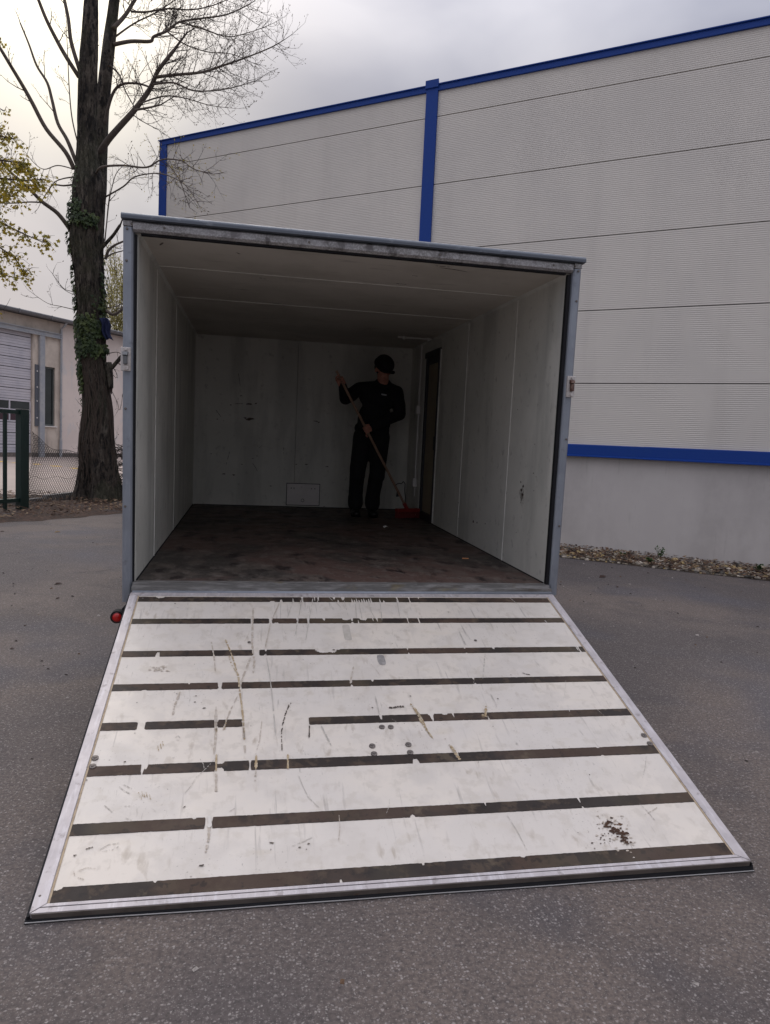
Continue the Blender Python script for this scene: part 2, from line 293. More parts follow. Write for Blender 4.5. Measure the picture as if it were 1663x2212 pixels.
b = MB(); b.prism([(-.03, 1.587), (-.065, 1.577), (-.067, 1.427), (-.093, 1.42), (-.093, 1.403), (-.02, 1.400)], lambda y, z, t: (t, y, z), 9.40, XE+.02); b.build('base_flashing', BLUE, ware)
for k, xx in enumerate([0, 4.2, 8.0, 12.0, 16, 20]):
    x1 = min([4.2, 8.0, 12.0, 16, 20, XE][k], XE)
    MB().box(xx+(.004 if k else 0), x1-.004, 0.0, .16, -.2, 1.42).build('plinth_slab', CONC, ware, bevel=.003)
# pebble bed at the foot of the plinth
bedm = mat('bed_soil', (.04, .026, .018), .95, layers=((20, 5, .4, .7, (.12, .085, .055), .7),), bump=((40, 1, .01),))
b = MB(); nx = 120
vs = []
for i in range(nx+1):
    x = 23*i/nx
    for j, (y, z) in enumerate(((0, .03), (-.3, .035), (-.65, .025), (-.95, .003))):
        vs.append(WM @ Vector((x, y+(noise.noise(Vector((x*1.7, 4, 0)))*.07 if j == 3 else 0), z)))
b.add(vs, [(i*4+j, i*4+j+1, (i+1)*4+j+1, (i+1)*4+j) for i in range(nx) for j in range(3)]); tag(b.build('gravel_bed', bedm, smooth=True), 'narrow bed of earth under the pebbles along the warehouse', kind='structure')
def pebble_mats():
    cs = [(.34, .29, .22), (.20, .175, .15), (.50, .37, .17), (.10, .088, .075), (.52, .46, .38), (.12, .075, .05)]
    return [mat('pebble', c, .75, layers=((60, 4, .4, .7, tuple(v*.7 for v in c), .7),)) for c in cs]
def ico():
    bm = bmesh.new(); bmesh.ops.create_icosphere(bm, subdivisions=2, radius=1); v = [x.co.copy() for x in bm.verts]; f = [[q.index for q in p.verts] for p in bm.faces]; bm.free(); return v, f
IV, IF = ico()
PM = pebble_mats(); R = random.Random(3); b = MB(); mi = []
for k in range(3600):
    x = R.uniform(5.5, 13.5) if k < 3100 else R.uniform(0, 22); y = -R.uniform(.02, .95)+noise.noise(Vector((x*1.7, 4, 0)))*.07*1
    s = R.choice((.010, .012, .016, .02, .026, .034, .044))*R.uniform(.8, 1.2)
    if y < -.85 and s > .03: s *= .5
    rz = R.uniform(0, 6.3); c, sn = math.cos(rz), math.sin(rz); sx, sy, sz = s*R.uniform(1, 1.45), s, s*R.uniform(.45, .75); zz = .03*(1-abs(y))+sz*.45; sd = R.uniform(0, 50)
    vs = []
    for v in IV:
        q = 1+.22*noise.noise(v*1.3+Vector((sd, 0, 0))); a, bb = v.x*sx*q, v.y*sy*q
        vs.append(WM @ Vector((x+a*c-bb*sn, y+a*sn+bb*c, zz+v.z*sz*q)))
    b.add(vs, IF); mi += [R.choice((0, 0, 1, 1, 2, 3, 3, 4, 5))]*len(IF)
o = b.build('pebbles', PM, smooth=True); o.data.polygons.foreach_set('material_index', mi); tag(o, 'cream, yellow and grey pebbles piled along the foot of the warehouse wall', kind='stuff')

# leaf shapes scattered as litter
LIT = [mat('litter', c, .85, layers=((80, 3, .4, .7, tuple(v*.6 for v in c), .7),)) for c in ((.085, .040, .022), (.16, .09, .05), (.045, .024, .017), (.24, .17, .10))]
def litter(name, spots, label, smin=.02, smax=.05):
    b = MB(); mi = []
    for (p, s) in spots:
        a = R.uniform(0, 6.3); ax = Vector((math.cos(a), math.sin(a), R.uniform(-.35, .35))).normalized(); ay = ax.cross(Vector((R.uniform(-.5, .5), R.uniform(-.5, .5), 1))).normalized(); az = ax.cross(ay)
        q = [p-ax*s, p-ax*s*.2+ay*s*.5+az*s*.15, p+ax*s, p-ax*s*.2-ay*s*.5+az*s*.2]
        b.add([v+Vector((0, 0, .006+s*.12)) for v in q], [(0, 1, 2), (0, 2, 3)]); mi += [R.randrange(4)]*2
    o = b.build(name, LIT); o.data.polygons.foreach_set('material_index', mi); tag(o, label, kind='stuff'); return o
sp = []
for k in range(5600):
    x = R.uniform(5.5, 13.5); y = -R.uniform(0, 1) ** .8*.98; sp.append((WM @ Vector((x, y, .035+.03*(1+y)))+Vector((0, 0, R.uniform(0, .02))), R.uniform(.012, .035)))
litter('leaf_litter', sp, 'brown dead leaves and chips among the pebbles')
sp = []
for k in range(5200):
    t = R.random(); i = int(t*90); p = A_[i].lerp(B_[i], R.random()); sp.append((Vector((p.x, p.y, .05+R.uniform(0, .05))), R.uniform(.012, .05)))
litter('leaf_litter', sp, 'brown leaves and bark litter on the soil under the tree')
b = MB()
for k in range(420):
    i = R.randrange(15, 85); p = A_[i].lerp(B_[i], R.random()); a = R.uniform(0, 6.3); l = R.uniform(.06, .4); d = Vector((math.cos(a), math.sin(a), R.uniform(-.1, .3)))*l; P = Vector((p.x, p.y, .08))
    b.tube([P-d*.5, P+Vector((R.uniform(-.03, .03), R.uniform(-.03, .03), .03)), P+d*.5], [.005, .005, .002], 4)
tag(b.build('fallen_twigs', mat('dry_twig', (.15, .095, .065), .9)), 'dry fallen twigs lying on the soil by the green post', kind='stuff')

# ------------------------------------------------------------------ trailer
TR = Matrix(((0.99999114, 0, -0.00420911), (-0.0000662, 0.99987633, -0.0157263), (0.00420859, 0.01572644, 0.99986747)))
TM = Matrix.Translation((0, 0, .62773)) @ TR.to_4x4(); TI = TM.inverted()
tr = tag(empty('box_trailer', TM), 'grey box trailer with open rear and white striped loading ramp lowered to the asphalt', 'trailer')
def tray(u, v): return (TR.transposed() @ (CP-Vector((0, 0, .62773)))), (TR.transposed() @ ray(u, v))
def tl(u, v, ax, c): o_, d = tray(u, v); return o_+d*((c-o_[ax])/d[ax])
HW, LY, HH = 1.15, 3.9415, 1.7694
MB().box(-1.165, 1.165, .035, LY+.03, -.03, 0).build('floor_board', PLY, tr)
# inner wall panels, separated by recessed joints with pale cover strips
JL, JR = [.02, .78, 1.95, 2.95, LY], [.02, .78, 1.868, 2.70]
for i in range(4): MB().box(-HW-.035, -HW, JL[i]+.003, JL[i+1]-.003, .0, HH).build('wall_panel', INNER, tr)
for i in range(3): MB().box(HW, HW+.035, JR[i]+.003, JR[i+1]-.003, .0, HH).build('wall_panel', INNER, tr)
MB().box(HW, HW+.035, 3.42, LY, .0, HH).build('wall_panel', INNER, tr)
MB().box(HW, HW+.035, 2.703, 3.417, 1.66, HH).build('wall_panel', INNER, tr)
for i in range(4): MB().box(-HW-.03, HW+.03, [.02, .735, 1.77, 2.85, LY][i]+.003, [.02, .735, 1.77, 2.85, LY][i+1]-.003, HH, HH+.035).build('ceiling_panel', CEILM, tr)
for (a, c) in ((-HW-.02, -.093), (-.089, HW+.02)): MB().box(a, c, LY, LY+.035, .0, HH+.0).build('back_panel', INNER, tr)
for s, J in ((-1, (.78, 1.95)), (1, (.78, 1.868))):
    for y in J: MB().box(min(s*(HW-.003), s*(HW+.01)), max(s*(HW-.003), s*(HW+.01)), y-.0035, y+.0035, .004, HH-.01).build('seam_strip', SEAM, tr)
for y in (.735, 1.77): MB().box(-HW+.012, HW-.012, y-.0035, y+.0035, HH-.003, HH+.01).build('seam_strip', SEAM, tr)
for s in (-1, 1):      # cove trims along ceiling edges, dark angle along the floor
    MB().prism([(HW*s, HH), ((HW-.016)*s, HH), (HW*s, HH-.016)], lambda x, z, t: (x, t, z), .03, LY).build('cove_trim', INNER, tr)
    MB().prism([(HW*s, .0), ((HW-.006)*s, .001), (HW*s, .006)], lambda x, z, t: (x, t, z), .05, LY).build('floor_seal', RUB, tr)
MB().box(-HW+.012, HW-.012, LY-.006, LY, .0, .006).build('floor_seal', RUB, tr)
# exterior shell
b = MB(); b.box(-1.205, -HW-.04, .065, LY+.09, -.11, 1.815); b.box(HW+.04, 1.205, .065, LY+.09, -.11, 1.815); b.box(-1.185, 1.185, LY+.04, LY+.09, -.11, 1.815)
b.box(-1.21, 1.21, .055, LY+.095, HH+.038, 1.83); b.build('outer_shell', OUTW, tr, bevel=.006)
MB().box(-1.185, 1.185, .04, LY+.04, -.11, -.032).build('floor_frame', STEEL, tr)
# rear frame
for s in (-1, 1):
    P = [(1.168*s, .0), (1.176*s, -.008), (1.205*s, -.008), (1.215*s, .0), (1.215*s, .062), (1.160*s, .062), (1.160*s, .018)]
    xt = .004*s if s > 0 else -.004
    b = MB(); n = len(P); vs = [(x+xt, y, 1.795) for x, y in P]+[(x-(xt if s < 0 else .5*xt), y, -.105 if s < 0 else -.06) for x, y in P]
    b.add(vs, [tuple(range(n)), tuple(range(n, 2*n))[::-1]]+[(i, n+i, n+(i+1) % n, (i+1) % n) for i in range(n)])
    b.build('corner_post', ALU, tr, bevel=.002)
    MB().box(*(sorted((s*1.1455 if s > 0 else s*1.1535, s*1.164))), .006, .034, .0, HH-.006).build('door_seal', RUB, tr)
MB().box(-1.135, 1.134, .006, .034, HH-.007, HH-.0005).build('door_seal', RUB, tr)
b = MB(); b.prism([(-.006, 1.778), (-.012, 1.784), (-.012, 1.815), (-.004, 1.824), (.06, 1.824), (.06, 1.772), (.0, 1.772)], lambda y, z, t: (t, y, z), -1.172, 1.168); b.build('header', GALV, tr, bevel=.002)
for s in (-1, 1): MB().box(*(sorted((s*1.1735, s*1.219))), -.011, .063, 1.797, 1.824).build('corner_cap', GALV, tr, bevel=.002)
pr = [(-.004, 1.826), (-.030, 1.830)]+[(.003-.033*math.cos(a), 1.842+.020*math.sin(a)) for a in [i*math.pi/10 for i in range(0, 7)]]+[(.07, 1.866), (.07, 1.826)]
MB().prism(pr, lambda y, z, t: (t, y, z), -1.226, 1.232).build('roof_rail', RAIL, tr)
b = MB(); b.prism([(.035, .003), (-.018, .001), (-.020, -.010), (-.055, -.014), (-.058, -.030), (-.058, -.062), (.035, -.062)], lambda y, z, t: (t, y, z), -1.157, 1.157); b.build('sill', SILLM, tr)
MB().tube([(-1.15, -.064, -.040), (1.15, -.064, -.036)], .0105, 12).build('hinge_tube', ALU, tr, smooth=True)
rv = MB(); rv.ball((0, 0, 0), (.0065, .003, .0065), 10, 6); rvm = rv.mesh('rivet', BOLT, True)
for x, z in ((-1.176, 1.808), (-1.199, 1.783), (-1.2, 1.63), (-1.2, .9), (-1.198, .4), (-1.02, 1.802), (1.05, 1.802), (1.176, 1.809), (1.199, 1.783), (1.2, 1.62), (1.2, .85), (1.196, .35), (-.3, 1.80), (.4, 1.80)):
    link('rivet', rvm, tr, Matrix.Translation((x, -.0115, z)))
for s in (-1, 1):
    lt = MB().box(s*1.199-.024, s*1.199+.024, -.024, -.009, 1.088, 1.205).build('latch_plate', LATCHM, tr, bevel=.002)
    mb = MB(); mb.box(s*1.199-.009, s*1.199+.010, -.046, -.024, 1.120, 1.160); mb.prism([(1.160, -.024), (1.185, -.024), (1.182, -.040), (1.164, -.05)], lambda z, y, t: (s*1.199+t, y, z), -.013, .013)
    mb.build('latch_hook', LATCHR if s > 0 else STEEL, lt, bevel=.003)
    k2 = MB(); k2.tube([(s*1.199+.004, -.024, 1.103), (s*1.199+.004, -.038, 1.103)], .011, 12); k2.build('latch_knob', LATCHM, lt); k2 = MB(); k2.tube([(s*1.199+.002, -.024, 1.196), (s*1.199+.002, -.034, 1.196)], .007, 10); k2.build('latch_knob', LATCHM, lt)
# side door inside the right wall
dr = MB(); dr.box(HW+.012, HW+.05, 2.76, 3.20, .075, 1.53); do = dr.build('side_door', DOORM, tr)
MB().box(HW-.004, HW+.012, 2.80, 2.83, .7, .83).build('door_handle', DARKM, do)
b = MB(); b.box(HW-.006, HW+.034, 2.706, 2.72, .01, 1.64); b.build('door_frame_edge', SEAM, tr)
b = MB(); b.box(HW-.012, HW+.06, 2.722, 2.757, .012, 1.60); b.box(HW-.006, HW+.06, 3.203, 3.25, .012, 1.60); b.box(HW+.002, HW+.06, 3.25, 3.30, .012, 1.60); b.box(HW-.012, HW+.06, 2.722, 3.30, 1.602, 1.655); b.box(HW+.0, HW+.045, 2.76, 3.20, 1.533, 1.60); b.box(HW-.01, HW+.06, 2.76, 3.20, .004, .072); b.build('door_frame', DARKM, tr)
MB().box(HW-.004, HW+.035, 3.303, 3.417, .0, 1.655).build('wall_panel', INNER, tr)
# conduit, switch boxes, ceiling conduit
b = MB(); b.tube([(HW-.012, 3.47, .36), (HW-.012, 3.47, 1.06)], .008, 8); b.tube([(HW-.012, 3.47, 1.13), (HW-.012, 3.47, 1.755)], .008, 8); b.tube([(HW-.012, 3.47, .20), (HW-.012, 3.47, .30)], .005, 8)
for z in (.5, .8, 1.3, 1.6): b.box(HW-.022, HW, 3.458, 3.482, z, z+.012)
b.build('conduit', PVC, tr, smooth=False)
for z in (.34, 1.095): MB().box(HW-.042, HW, 3.436, 3.505, z-.042, z+.042).build('junction_box', PVC, tr, bevel=.004)
b = MB(); b.tube([(.79, 3.0, HH-.012), (HW-.03, 3.0, HH-.012)], .008, 8); b.box(.84, .855, 2.985, 3.015, HH-.03, HH); b.box(1.08, 1.095, 2.985, 3.015, HH-.03, HH); b.build('ceiling_conduit', PVC, tr)
# hatch plate on the back wall
MB().box(-.173, .191, LY-.0015, LY-.0005, .017, .259).build('hatch_outline', RUB, tr)  # black sheet added behind the plate, its rim painting the dark gap outline
hp = MB().box(-.166, .184, LY-.008, LY-.0025, .024, .252).build('hatch_plate', PLATE, tr, bevel=.002)
for x, z in ((-.12, .205), (-.09, .205), (.10, .205), (.135, .205)): link('screw', rvm, hp, Matrix.Translation((x, LY-.009, z)))
b = MB(); b.tube([(.005+.016*math.cos(a), LY-.012, .075+.016*math.sin(a)) for a in [i*math.pi/6 for i in range(13)]], .003, 6); b.build('pull_ring', BOLT, hp)
# scuffs inside
def splat(b, c, ax, ay, s, R, n=7):
    c = Vector(c); vs = [c+(ax*math.cos(i*6.283/n)+ay*math.sin(i*6.283/n)*R.uniform(.4, .9))*s*R.uniform(.4, 1.15) for i in range(n)]; b.add(vs, [tuple(range(n))])
def streak(b, P, wd, nrm, R, brk=0):
    P = [Vector(p) for p in P]; n = 10*(len(P)-1); P = lerp_path(P, n); pr_ = None
    for i, p in enumerate(P):
        t = (P[min(i+1, n)]-P[max(i-1, 0)]).normalized(); sd = t.cross(nrm)*wd*R.uniform(.35, 1)*(1 if 0 < i < n else .2)*.5
        a = (p+sd, p-sd)
        if pr_ and R.random() > brk: b.add([pr_[0], pr_[1], a[1], a[0]], [(0, 1, 2, 3)])
        pr_ = a
ex, ey, ez = Vector((1, 0, 0)), Vector((0, 1, 0)), Vector((0, 0, 1)); R2 = random.Random(11)
b = MB()
for u, v, s in ((538, 873, .03), (552, 872, .02), (540, 905, .04), (530, 903, .02), (682, 910, .025), (688, 912, .015), (483, 1024, .022), (505, 1026, .018), (522, 1003, .01), (546, 990, .014), (663, 1003, .02), (706, 1008, .014), (640, 1003, .01), (555, 985, .01), (585, 1050, .015), (700, 1094, .01), (498, 875, .012), (520, 855, .015), (470, 905, .012), (456, 980, .01)):
    p = tl(u, v, 1, LY-.0015); splat(b, p, ex, ez*.5, s*1.25, R2)
for P in (((504, 872), (525, 872)), ((466, 885), (484, 910)), ((545, 1000), (552, 1010), (556, 1018)), ((496, 975), (488, 1005)), ((514, 800), (519, 835)), ((560, 967), (566, 962)), ((612, 965), (613, 985))): streak(b, [tl(u, v, 1, LY-.0015) for u, v in P], .006, ey, R2, .2)
for u, v, s in ((1130, 1050, .018), (1128, 1068, .02), (1126, 1058, .015), (1125, 1041, .012), (1022, 1127, .02), (1030, 1128, .014), (1048, 1131, .012), (1155, 960, .008), (1152, 1022, .008), (1158, 1030, .006), (1118, 885, .006), (990, 1086, .01), (990, 1120, .008), (1072, 930, .006), (1115, 1150, .006), (1153, 1060, .008)):
    p = tl(u, v, 0, HW-.0015); splat(b, p, ey, ez, s, R2)
for k in range(10):
    p = tl(1126+R2.uniform(-4, 6), 1055+R2.uniform(-8, 20), 0, HW-.002); streak(b, [p, p+Vector((0, R2.uniform(-.02, .02), -.05))], .006, ex, R2, .2)
for P in (((948, 578), (985, 583), (1010, 588)), ((940, 574), (972, 577)), ((890, 595), (905, 597)), ((345, 530), (352, 524)), ((855, 612), (880, 615)), ((560, 600), (575, 603)), ((510, 545), (518, 549))):
    streak(b, [tl(u, v, 2, HH-.0015) for u, v in P], .014, ez, R2, .15)
tag(b.build('scuff_marks', DRK, tr), kind='stuff')
b = MB()
for u, v, s in ((548, 962, .012), (556, 963, .012), (531, 968, .006), (609, 968, .008), (615, 969, .008), (527, 972, .005), (551, 961, .012)): splat(b, tl(u, v, 1, LY-.002), ex, ez, s, R2)
for P in (((527, 972), (534, 965), (556, 961), (580, 966), (600, 974)), ((615, 972), (617, 988))): streak(b, [tl(u, v, 1, LY-.0025) for u, v in P], .006, ey, R2, .5)
tag(b.build('paint_scrapes', GRY, tr), kind='stuff')
b = MB(); R4 = random.Random(5)
for k in range(60):
    x, y = R4.uniform(-.9, .9), R4.uniform(.1, 1.6); a = R4.uniform(-.9, .9)+R4.choice((0, 1.4)); l = R4.uniform(.03, .16)
    streak(b, [(x, y, .0012), (x+math.cos(a)*l*.5, y+math.sin(a)*l*.5+.01, .0012), (x+math.cos(a)*l, y+math.sin(a)*l, .0012)], .003, ez, R4, .3)
tag(b.build('floor_scratches', mat('floor_scratch', (.17, .145, .125), .7), tr), kind='stuff')
# running gear, drawbar
for s in (-1, 1):
    wh = MB(); wh.tube([(s*.93, 2.1, -.40), (s*1.12, 2.1, -.40)], .285, 32); wo = wh.build('wheel', TYRE, tr, bevel=.02)
    MB().tube([(s*1.10, 2.1, -.40), (s*1.128, 2.1, -.40)], .18, 24).build('rim', ALU, wo)
MB().tube([(-1, 2.1, -.38), (1, 2.1, -.38)], .035, 12).build('axle', STEEL, tr)
b = MB(); b.box(-.55, -.47, .1, LY, -.23, -.112); b.box(.47, .55, .1, LY, -.23, -.112); b.tube([(-.5, LY, -.17), (0, LY+1.1, -.17)], .05, 8); b.tube([(.5, LY, -.17), (0, LY+1.1, -.17)], .05, 8); b.build('chassis', STEEL, tr)
# round red marker lamp on the left
lc = tl(253, 1332, 1, .1); b = MB(); b.tube([lc+Vector((0, -.015, 0)), lc+Vector((0, .04, 0))], .034, 28); b.tube([lc+Vector((0, .04, 0)), lc+Vector((0, .07, 0))], [.024, .018], 20)
b.tube([lc+Vector((.0, .05, 0)), lc+Vector((.05, .06, .06)), (-1.185, .17, -.10)], .009, 8); lo = b.build('marker_lamp', RUB, tr, smooth=False, bevel=.002)
b = MB(); b.ball(lc+Vector((.002, -.016, 0)), (.0245, .010, .0245), 24, 10); b.build('lens', REDL, lo, smooth=True)
b = MB(); b.tube([lc+Vector((.002+0.0255*math.cos(a), -.018, 0.0255*math.sin(a))) for a in [i*math.pi/12 for i in range(25)]], .0022, 6, False); b.build('lens_ring', mat('lens_ring', (.10, .012, .012), .3), lo, smooth=True)

# ------------------------------------------------------------------ ramp
T0 = Vector((-1.157, -.079, .582)); EU = Vector((1, 0, .004)).normalized(); EV = Vector((.001, -.953, -.304)); EV = (EV-EU*EV.dot(EU)).normalized(); UP = EV.cross(EU)
if UP.z < 0: UP = -UP
RW = Matrix(((EU[0], -EV[0], UP[0], T0[0]), (EU[1], -EV[1], UP[1], T0[1]), (EU[2], -EV[2], UP[2], T0[2]), (0, 0, 0, 1)))
RI = RW.inverted(); RWd, RL = 2.311, 1.832
def rp(u, v, z=.003):                 # a mark of the photograph on the ramp's plane, in ramp coordinates
    d = RI.to_3x3() @ ray(u, v); o_ = RI @ CP; return o_+d*((z-o_[2])/d[2])
ramp = MB().box(.03, RWd-.03, -RL+.028, -.02, -.020, -.0).build('ramp', WHITE, tr, m=TI @ RW)
# mitred aluminium rails
def railb(pts, h=.004, base=-.023):
    b = MB(); n = len(pts); b.add([(x, -y, z) for z in (base, h) for x, y in pts], [tuple(range(n)), tuple(range(n, 2*n))[::-1]]+[(i, n+i, n+(i+1) % n, (i+1) % n) for i in range(n)]); return b
iL, iR, iT, iB = .041, 2.267, .031, 1.803; g = .0012
railb([(0, g), (iL-g, iT+g), (iL-g, iB-g), (0, RL-g)]).build('side_rail', ALUL, ramp, bevel=.0015)
railb([(RWd, g), (iR+g, iT+g), (iR+g, iB-g), (RWd, RL-g)]).build('side_rail', ALUL, ramp, bevel=.0015)
railb([(g, 0), (RWd-g, 0), (iR, iT), (iL, iT)]).build('top_rail', ALUL, ramp, bevel=.0015)
m_ = .4; ya = iB+(RL-iB)*m_; xa0 = iL*(1-m_); xa1 = iR+(RWd-iR)*m_
railb([(iL, iB), (iR, iB), (xa1-g, ya-g), (xa0+g, ya-g)]).build('bottom_rail', ALUL, ramp, bevel=.001)
railb([(xa0, ya+g), (xa1, ya+g), (RWd-g, RL), (g, RL)], .0035).build('bottom_rail', ALUL, ramp, bevel=.001)
MB().box(.006, RWd-.004, -RL-.003, -RL+.012, -.017, .0018).build('edge_face', mat('dirty_edge', (.13, .11, .095), .7, .0, layers=((6, 5, .45, .58, (.08, .065, .055), .8), (30, 4, .6, .72, (.10, .05, .03), .7))), ramp)
# beige sealant line beside the side rails
for x0 in (iL, iR-.006): MB().box(x0, x0+.006, -iB, -iT, -.002, .0022).build('sealant_bead', mat('sealant', (.42, .33, .22), .8, layers=((40, 5, .45, .65, (.25, .19, .13), .8),)), ramp)
# rubber skirt under the lower edge, pressed flat on the asphalt
def skirt(u, v, w_): q = RW @ Vector((u, -v, w_)); return q
b = MB(); n = 60; vs = []; Rk = random.Random(4)
for i in range(n+1):
    u = -.012+(RWd+.024)*i/n; a = skirt(u, RL+.0, -.0155); c = skirt(u, RL+.002, -.0155); wv = .003*noise.noise(Vector((u*3, 0, 0)))
    vs += [a, (c.x, c.y-.004, .006), (c.x, c.y-.010+wv, .0045), (c.x, c.y-.010+wv, .0015), (a.x, a.y+.03, .002)]
b.add([RI @ Vector(v) for v in vs], [(i*5+j, i*5+j+1, (i+1)*5+j+1, (i+1)*5+j) for i in range(n) for j in range(4)]); b.build('rubber_skirt', RUB, ramp)
b = MB(); P = []
for i in range(n+1):
    u = -.010+(RWd+.02)*i/n; c = skirt(u, RL+.002, -.0155); P.append(RI @ Vector((c.x, c.y-.010+.003*noise.noise(Vector((u*3, 0, 0))), .005)))
b.tube(P, .0016, 5); b.build('skirt_lip', mat('skirt_lip', (.40, .39, .38), .6), ramp)
b = MB(); b.prism([(0, -.003), (-.008, -.005), (-.008, -.022), (0, -.023)], lambda x, z, t: (x, -t, z), .01, RL+.004); b.build('side_gasket', RUB, ramp); b = MB(); b.prism([(RWd, -.003), (RWd+.005, -.005), (RWd+.005, -.022), (RWd, -.023)], lambda x, z, t: (x, -t, z), .01, RL+.004); b.build('side_gasket', RUB, ramp)
# dark anti-slip strips with ragged edges, white gaps and nicks
SV = [(.040, .087), (.252, .296), (.526, .570), (.770, .813), (1.014, .0), (1.250, 1.298), (1.512, 1.559), (1.750, 1.801)]
SV[4] = (1.014, 1.058)
def uu(x, y): return rp(x, y).x
gaps = {0: [], 1: [(uu(584, 1343)-.006, uu(584, 1343)+.008, .025)], 2: [(uu(547, 1408), uu(560, 1408), .012)], 3: [], 4: [(.180, .209, 0), (.583, .846, 0)], 5: [], 6: [], 7: []}
# notches: (u, half width, from_top fraction, from_bottom fraction)
nt_ = {0: [(uu(x, 1295), w_, f, g_) for x, w_, f, g_ in ((607, .006, .0, .6), (588, .012, 0, .2), (633, .003, .0, .9), (653, .003, .9, .9), (680, .003, .8, 0), (688, .002, .8, 0), (722, .006, .4, 0), (730, .004, .0, .5), (741, .008, .6, 0), (760, .003, 0, .8), (765, .003, 0, .7), (770, .003, 0, .9), (775, .003, .0, .6), (781, .003, 0, .85), (786, .003, 0, .9), (791, .003, 0, .6), (796, .003, 0, .8), (801, .004, 0, .9), (820, .003, 0, .8), (828, .005, 0, .4), (858, .003, .7, .5), (884, .003, .8, .4), (905, .003, .3, 0), (345, .02, .25, 0))],
       1: [(uu(543, 1343), .002, .5, .6), (uu(642, 1343), .003, .6, .5), (uu(666, 1343), .003, .9, .9), (uu(700, 1338), .006, .4, 0), (uu(748, 1338), .02, .35, 0), (uu(760, 1338), .005, .6, .3), (uu(774, 1340), .002, 0, .8), (uu(785, 1338), .018, .4, 0), (uu(806, 1340), .003, .6, 0), (uu(815, 1340), .003, .7, 0), (uu(597, 1343), .01, 0, .2), (uu(881, 1340), .002, .7, .4), (uu(905, 1340), .003, .6, .3)],
       2: [(uu(341, 1411), .008, .0, .8), (uu(703, 1402), .048, .62, 0), (uu(726, 1402), .02, .15, 0), (uu(573, 1408), .006, 0, .15), (uu(1067, 1402), .006, .3, 0), (uu(1250, 1400), .003, .6, .8), (uu(574, 1402), .004, .3, 0), (uu(880, 1400), .003, .3, .2), (uu(1003, 1398), .004, .2, .1)],
       3: [(uu(475, 1478), .009, .85, .2), (uu(758, 1470), .004, .5, .3), (uu(804, 1468), .005, .3, 0), (uu(408, 1480), .004, .2, .0), (uu(520, 1475), .003, .6, .3), (uu(1022, 1465), .004, .3, .2), (uu(312, 1488), .01, 0, .1)],
       4: [(uu(823, 1549), .005, .6, 0), (uu(932, 1545), .006, .7, 0), (uu(930, 1540), .012, .25, 0), (uu(961, 1542), .01, .2, 0), (uu(978, 1541), .003, .6, 0), (uu(1050, 1538), .003, .2, .5), (uu(470, 1560), .003, .3, .2), (uu(214, 1570), .002, 0, 0)],
       5: [(uu(312, 1661), .010, .5, 0), (uu(306, 1664), .005, .75, 0), (uu(474, 1652), .016, .25, .4), (uu(540, 1645), .002, .5, .6), (uu(621, 1643), .002, .3, .6), (uu(897, 1640), .012, 0, .5), (uu(985, 1625), .008, .5, .0), (uu(1290, 1612), .006, .1, .1)],
       6: [(uu(452, 1775), .011, .55, .55), (uu(446, 1785), .006, .2, .6), (uu(890, 1757), .008, 0, .25), (uu(1048, 1735), .003, .3, 0), (uu(1248, 1722), .004, .5, .2), (uu(419, 1775), .006, .1, .0)],
       7: [(uu(118, 1922), .02, .18, 0), (uu(735, 1888), .004, .0, .25), (uu(1130, 1850), .008, .1, 0), (uu(333, 1915), .004, .12, 0), (uu(915, 1868), .004, .2, 0)]}
R3 = random.Random(21)
for k, (v0, v1) in enumerate(SV):
    segs = []; cur = .047
    for (a, c, sl_) in gaps[k]: segs.append((cur, a, sl_)); cur = c
    segs.append((cur, 2.261, 0))
    for si, (a, c, sl_) in enumerate(segs):
        n = int((c-a)/.0025); b = MB(); vs = []; fs = []; H = v1-v0; prev = False; cols = []
        slp = gaps[k][si-1][2] if si else 0
        for i in range(n+1):
            u = a+(c-a)*i/n; e0 = v0+.0012*noise.noise(Vector((u*60, k*5, 0)))+.0012*max(0, noise.noise(Vector((u*14, k*5, 9)))); e1 = v1+.0012*noise.noise(Vector((u*60, k*5, 7)))-.001*max(0, noise.noise(Vector((u*12, k*5, 3))))
            if noise.noise(Vector((u*9, k*3, 5))) > .33: e0 += .0035*abs(noise.noise(Vector((u*240, 1, k))))
            if noise.noise(Vector((u*9, k*3, 15))) > .33: e1 -= .0035*abs(noise.noise(Vector((u*240, 4, k))))
            for (nu, hw, ft, fb) in nt_[k]:
                d = abs(u-nu)/max(hw, .0025)
                if d < 1.05:
                    q = (1-max(0, d-.6)*1.2)*(1+.5*noise.noise(Vector((u*400, nu*50, 0)))); e0 += H*ft*q; e1 -= H*fb*q
            # rounded segment ends
            for ee in ((u-a) if si else 9, (c-u) if si < len(segs)-1 else 9):
                if ee < .006: q = (.006-ee)*.7; e0 += q; e1 -= q
            cols.append((u, e0, e1))
        for i in range(n):
            (u, a0, a1), (u2, b0, b1) = cols[i], cols[i+1]
            if a1-a0 < .001 or b1-b0 < .001:
                if b.v: b.build('antislip_strip', STRIP, ramp)
                b = MB(); continue
            s0, s1 = (slp if i < 4 else 0), (sl_ if i > n-5 else 0)
            z = .0022
            b.add([(u, -a0, z), (u, -a1, z), (u2, -b1, z), (u2, -b0, z), (u, -a0, 0), (u, -a1, 0), (u2, -b1, 0), (u2, -b0, 0)], [(0, 1, 2, 3), (0, 3, 7, 4), (1, 5, 6, 2), (0, 4, 5, 1), (3, 2, 6, 7)])
        if b.v: b.build('antislip_strip', STRIP, ramp)
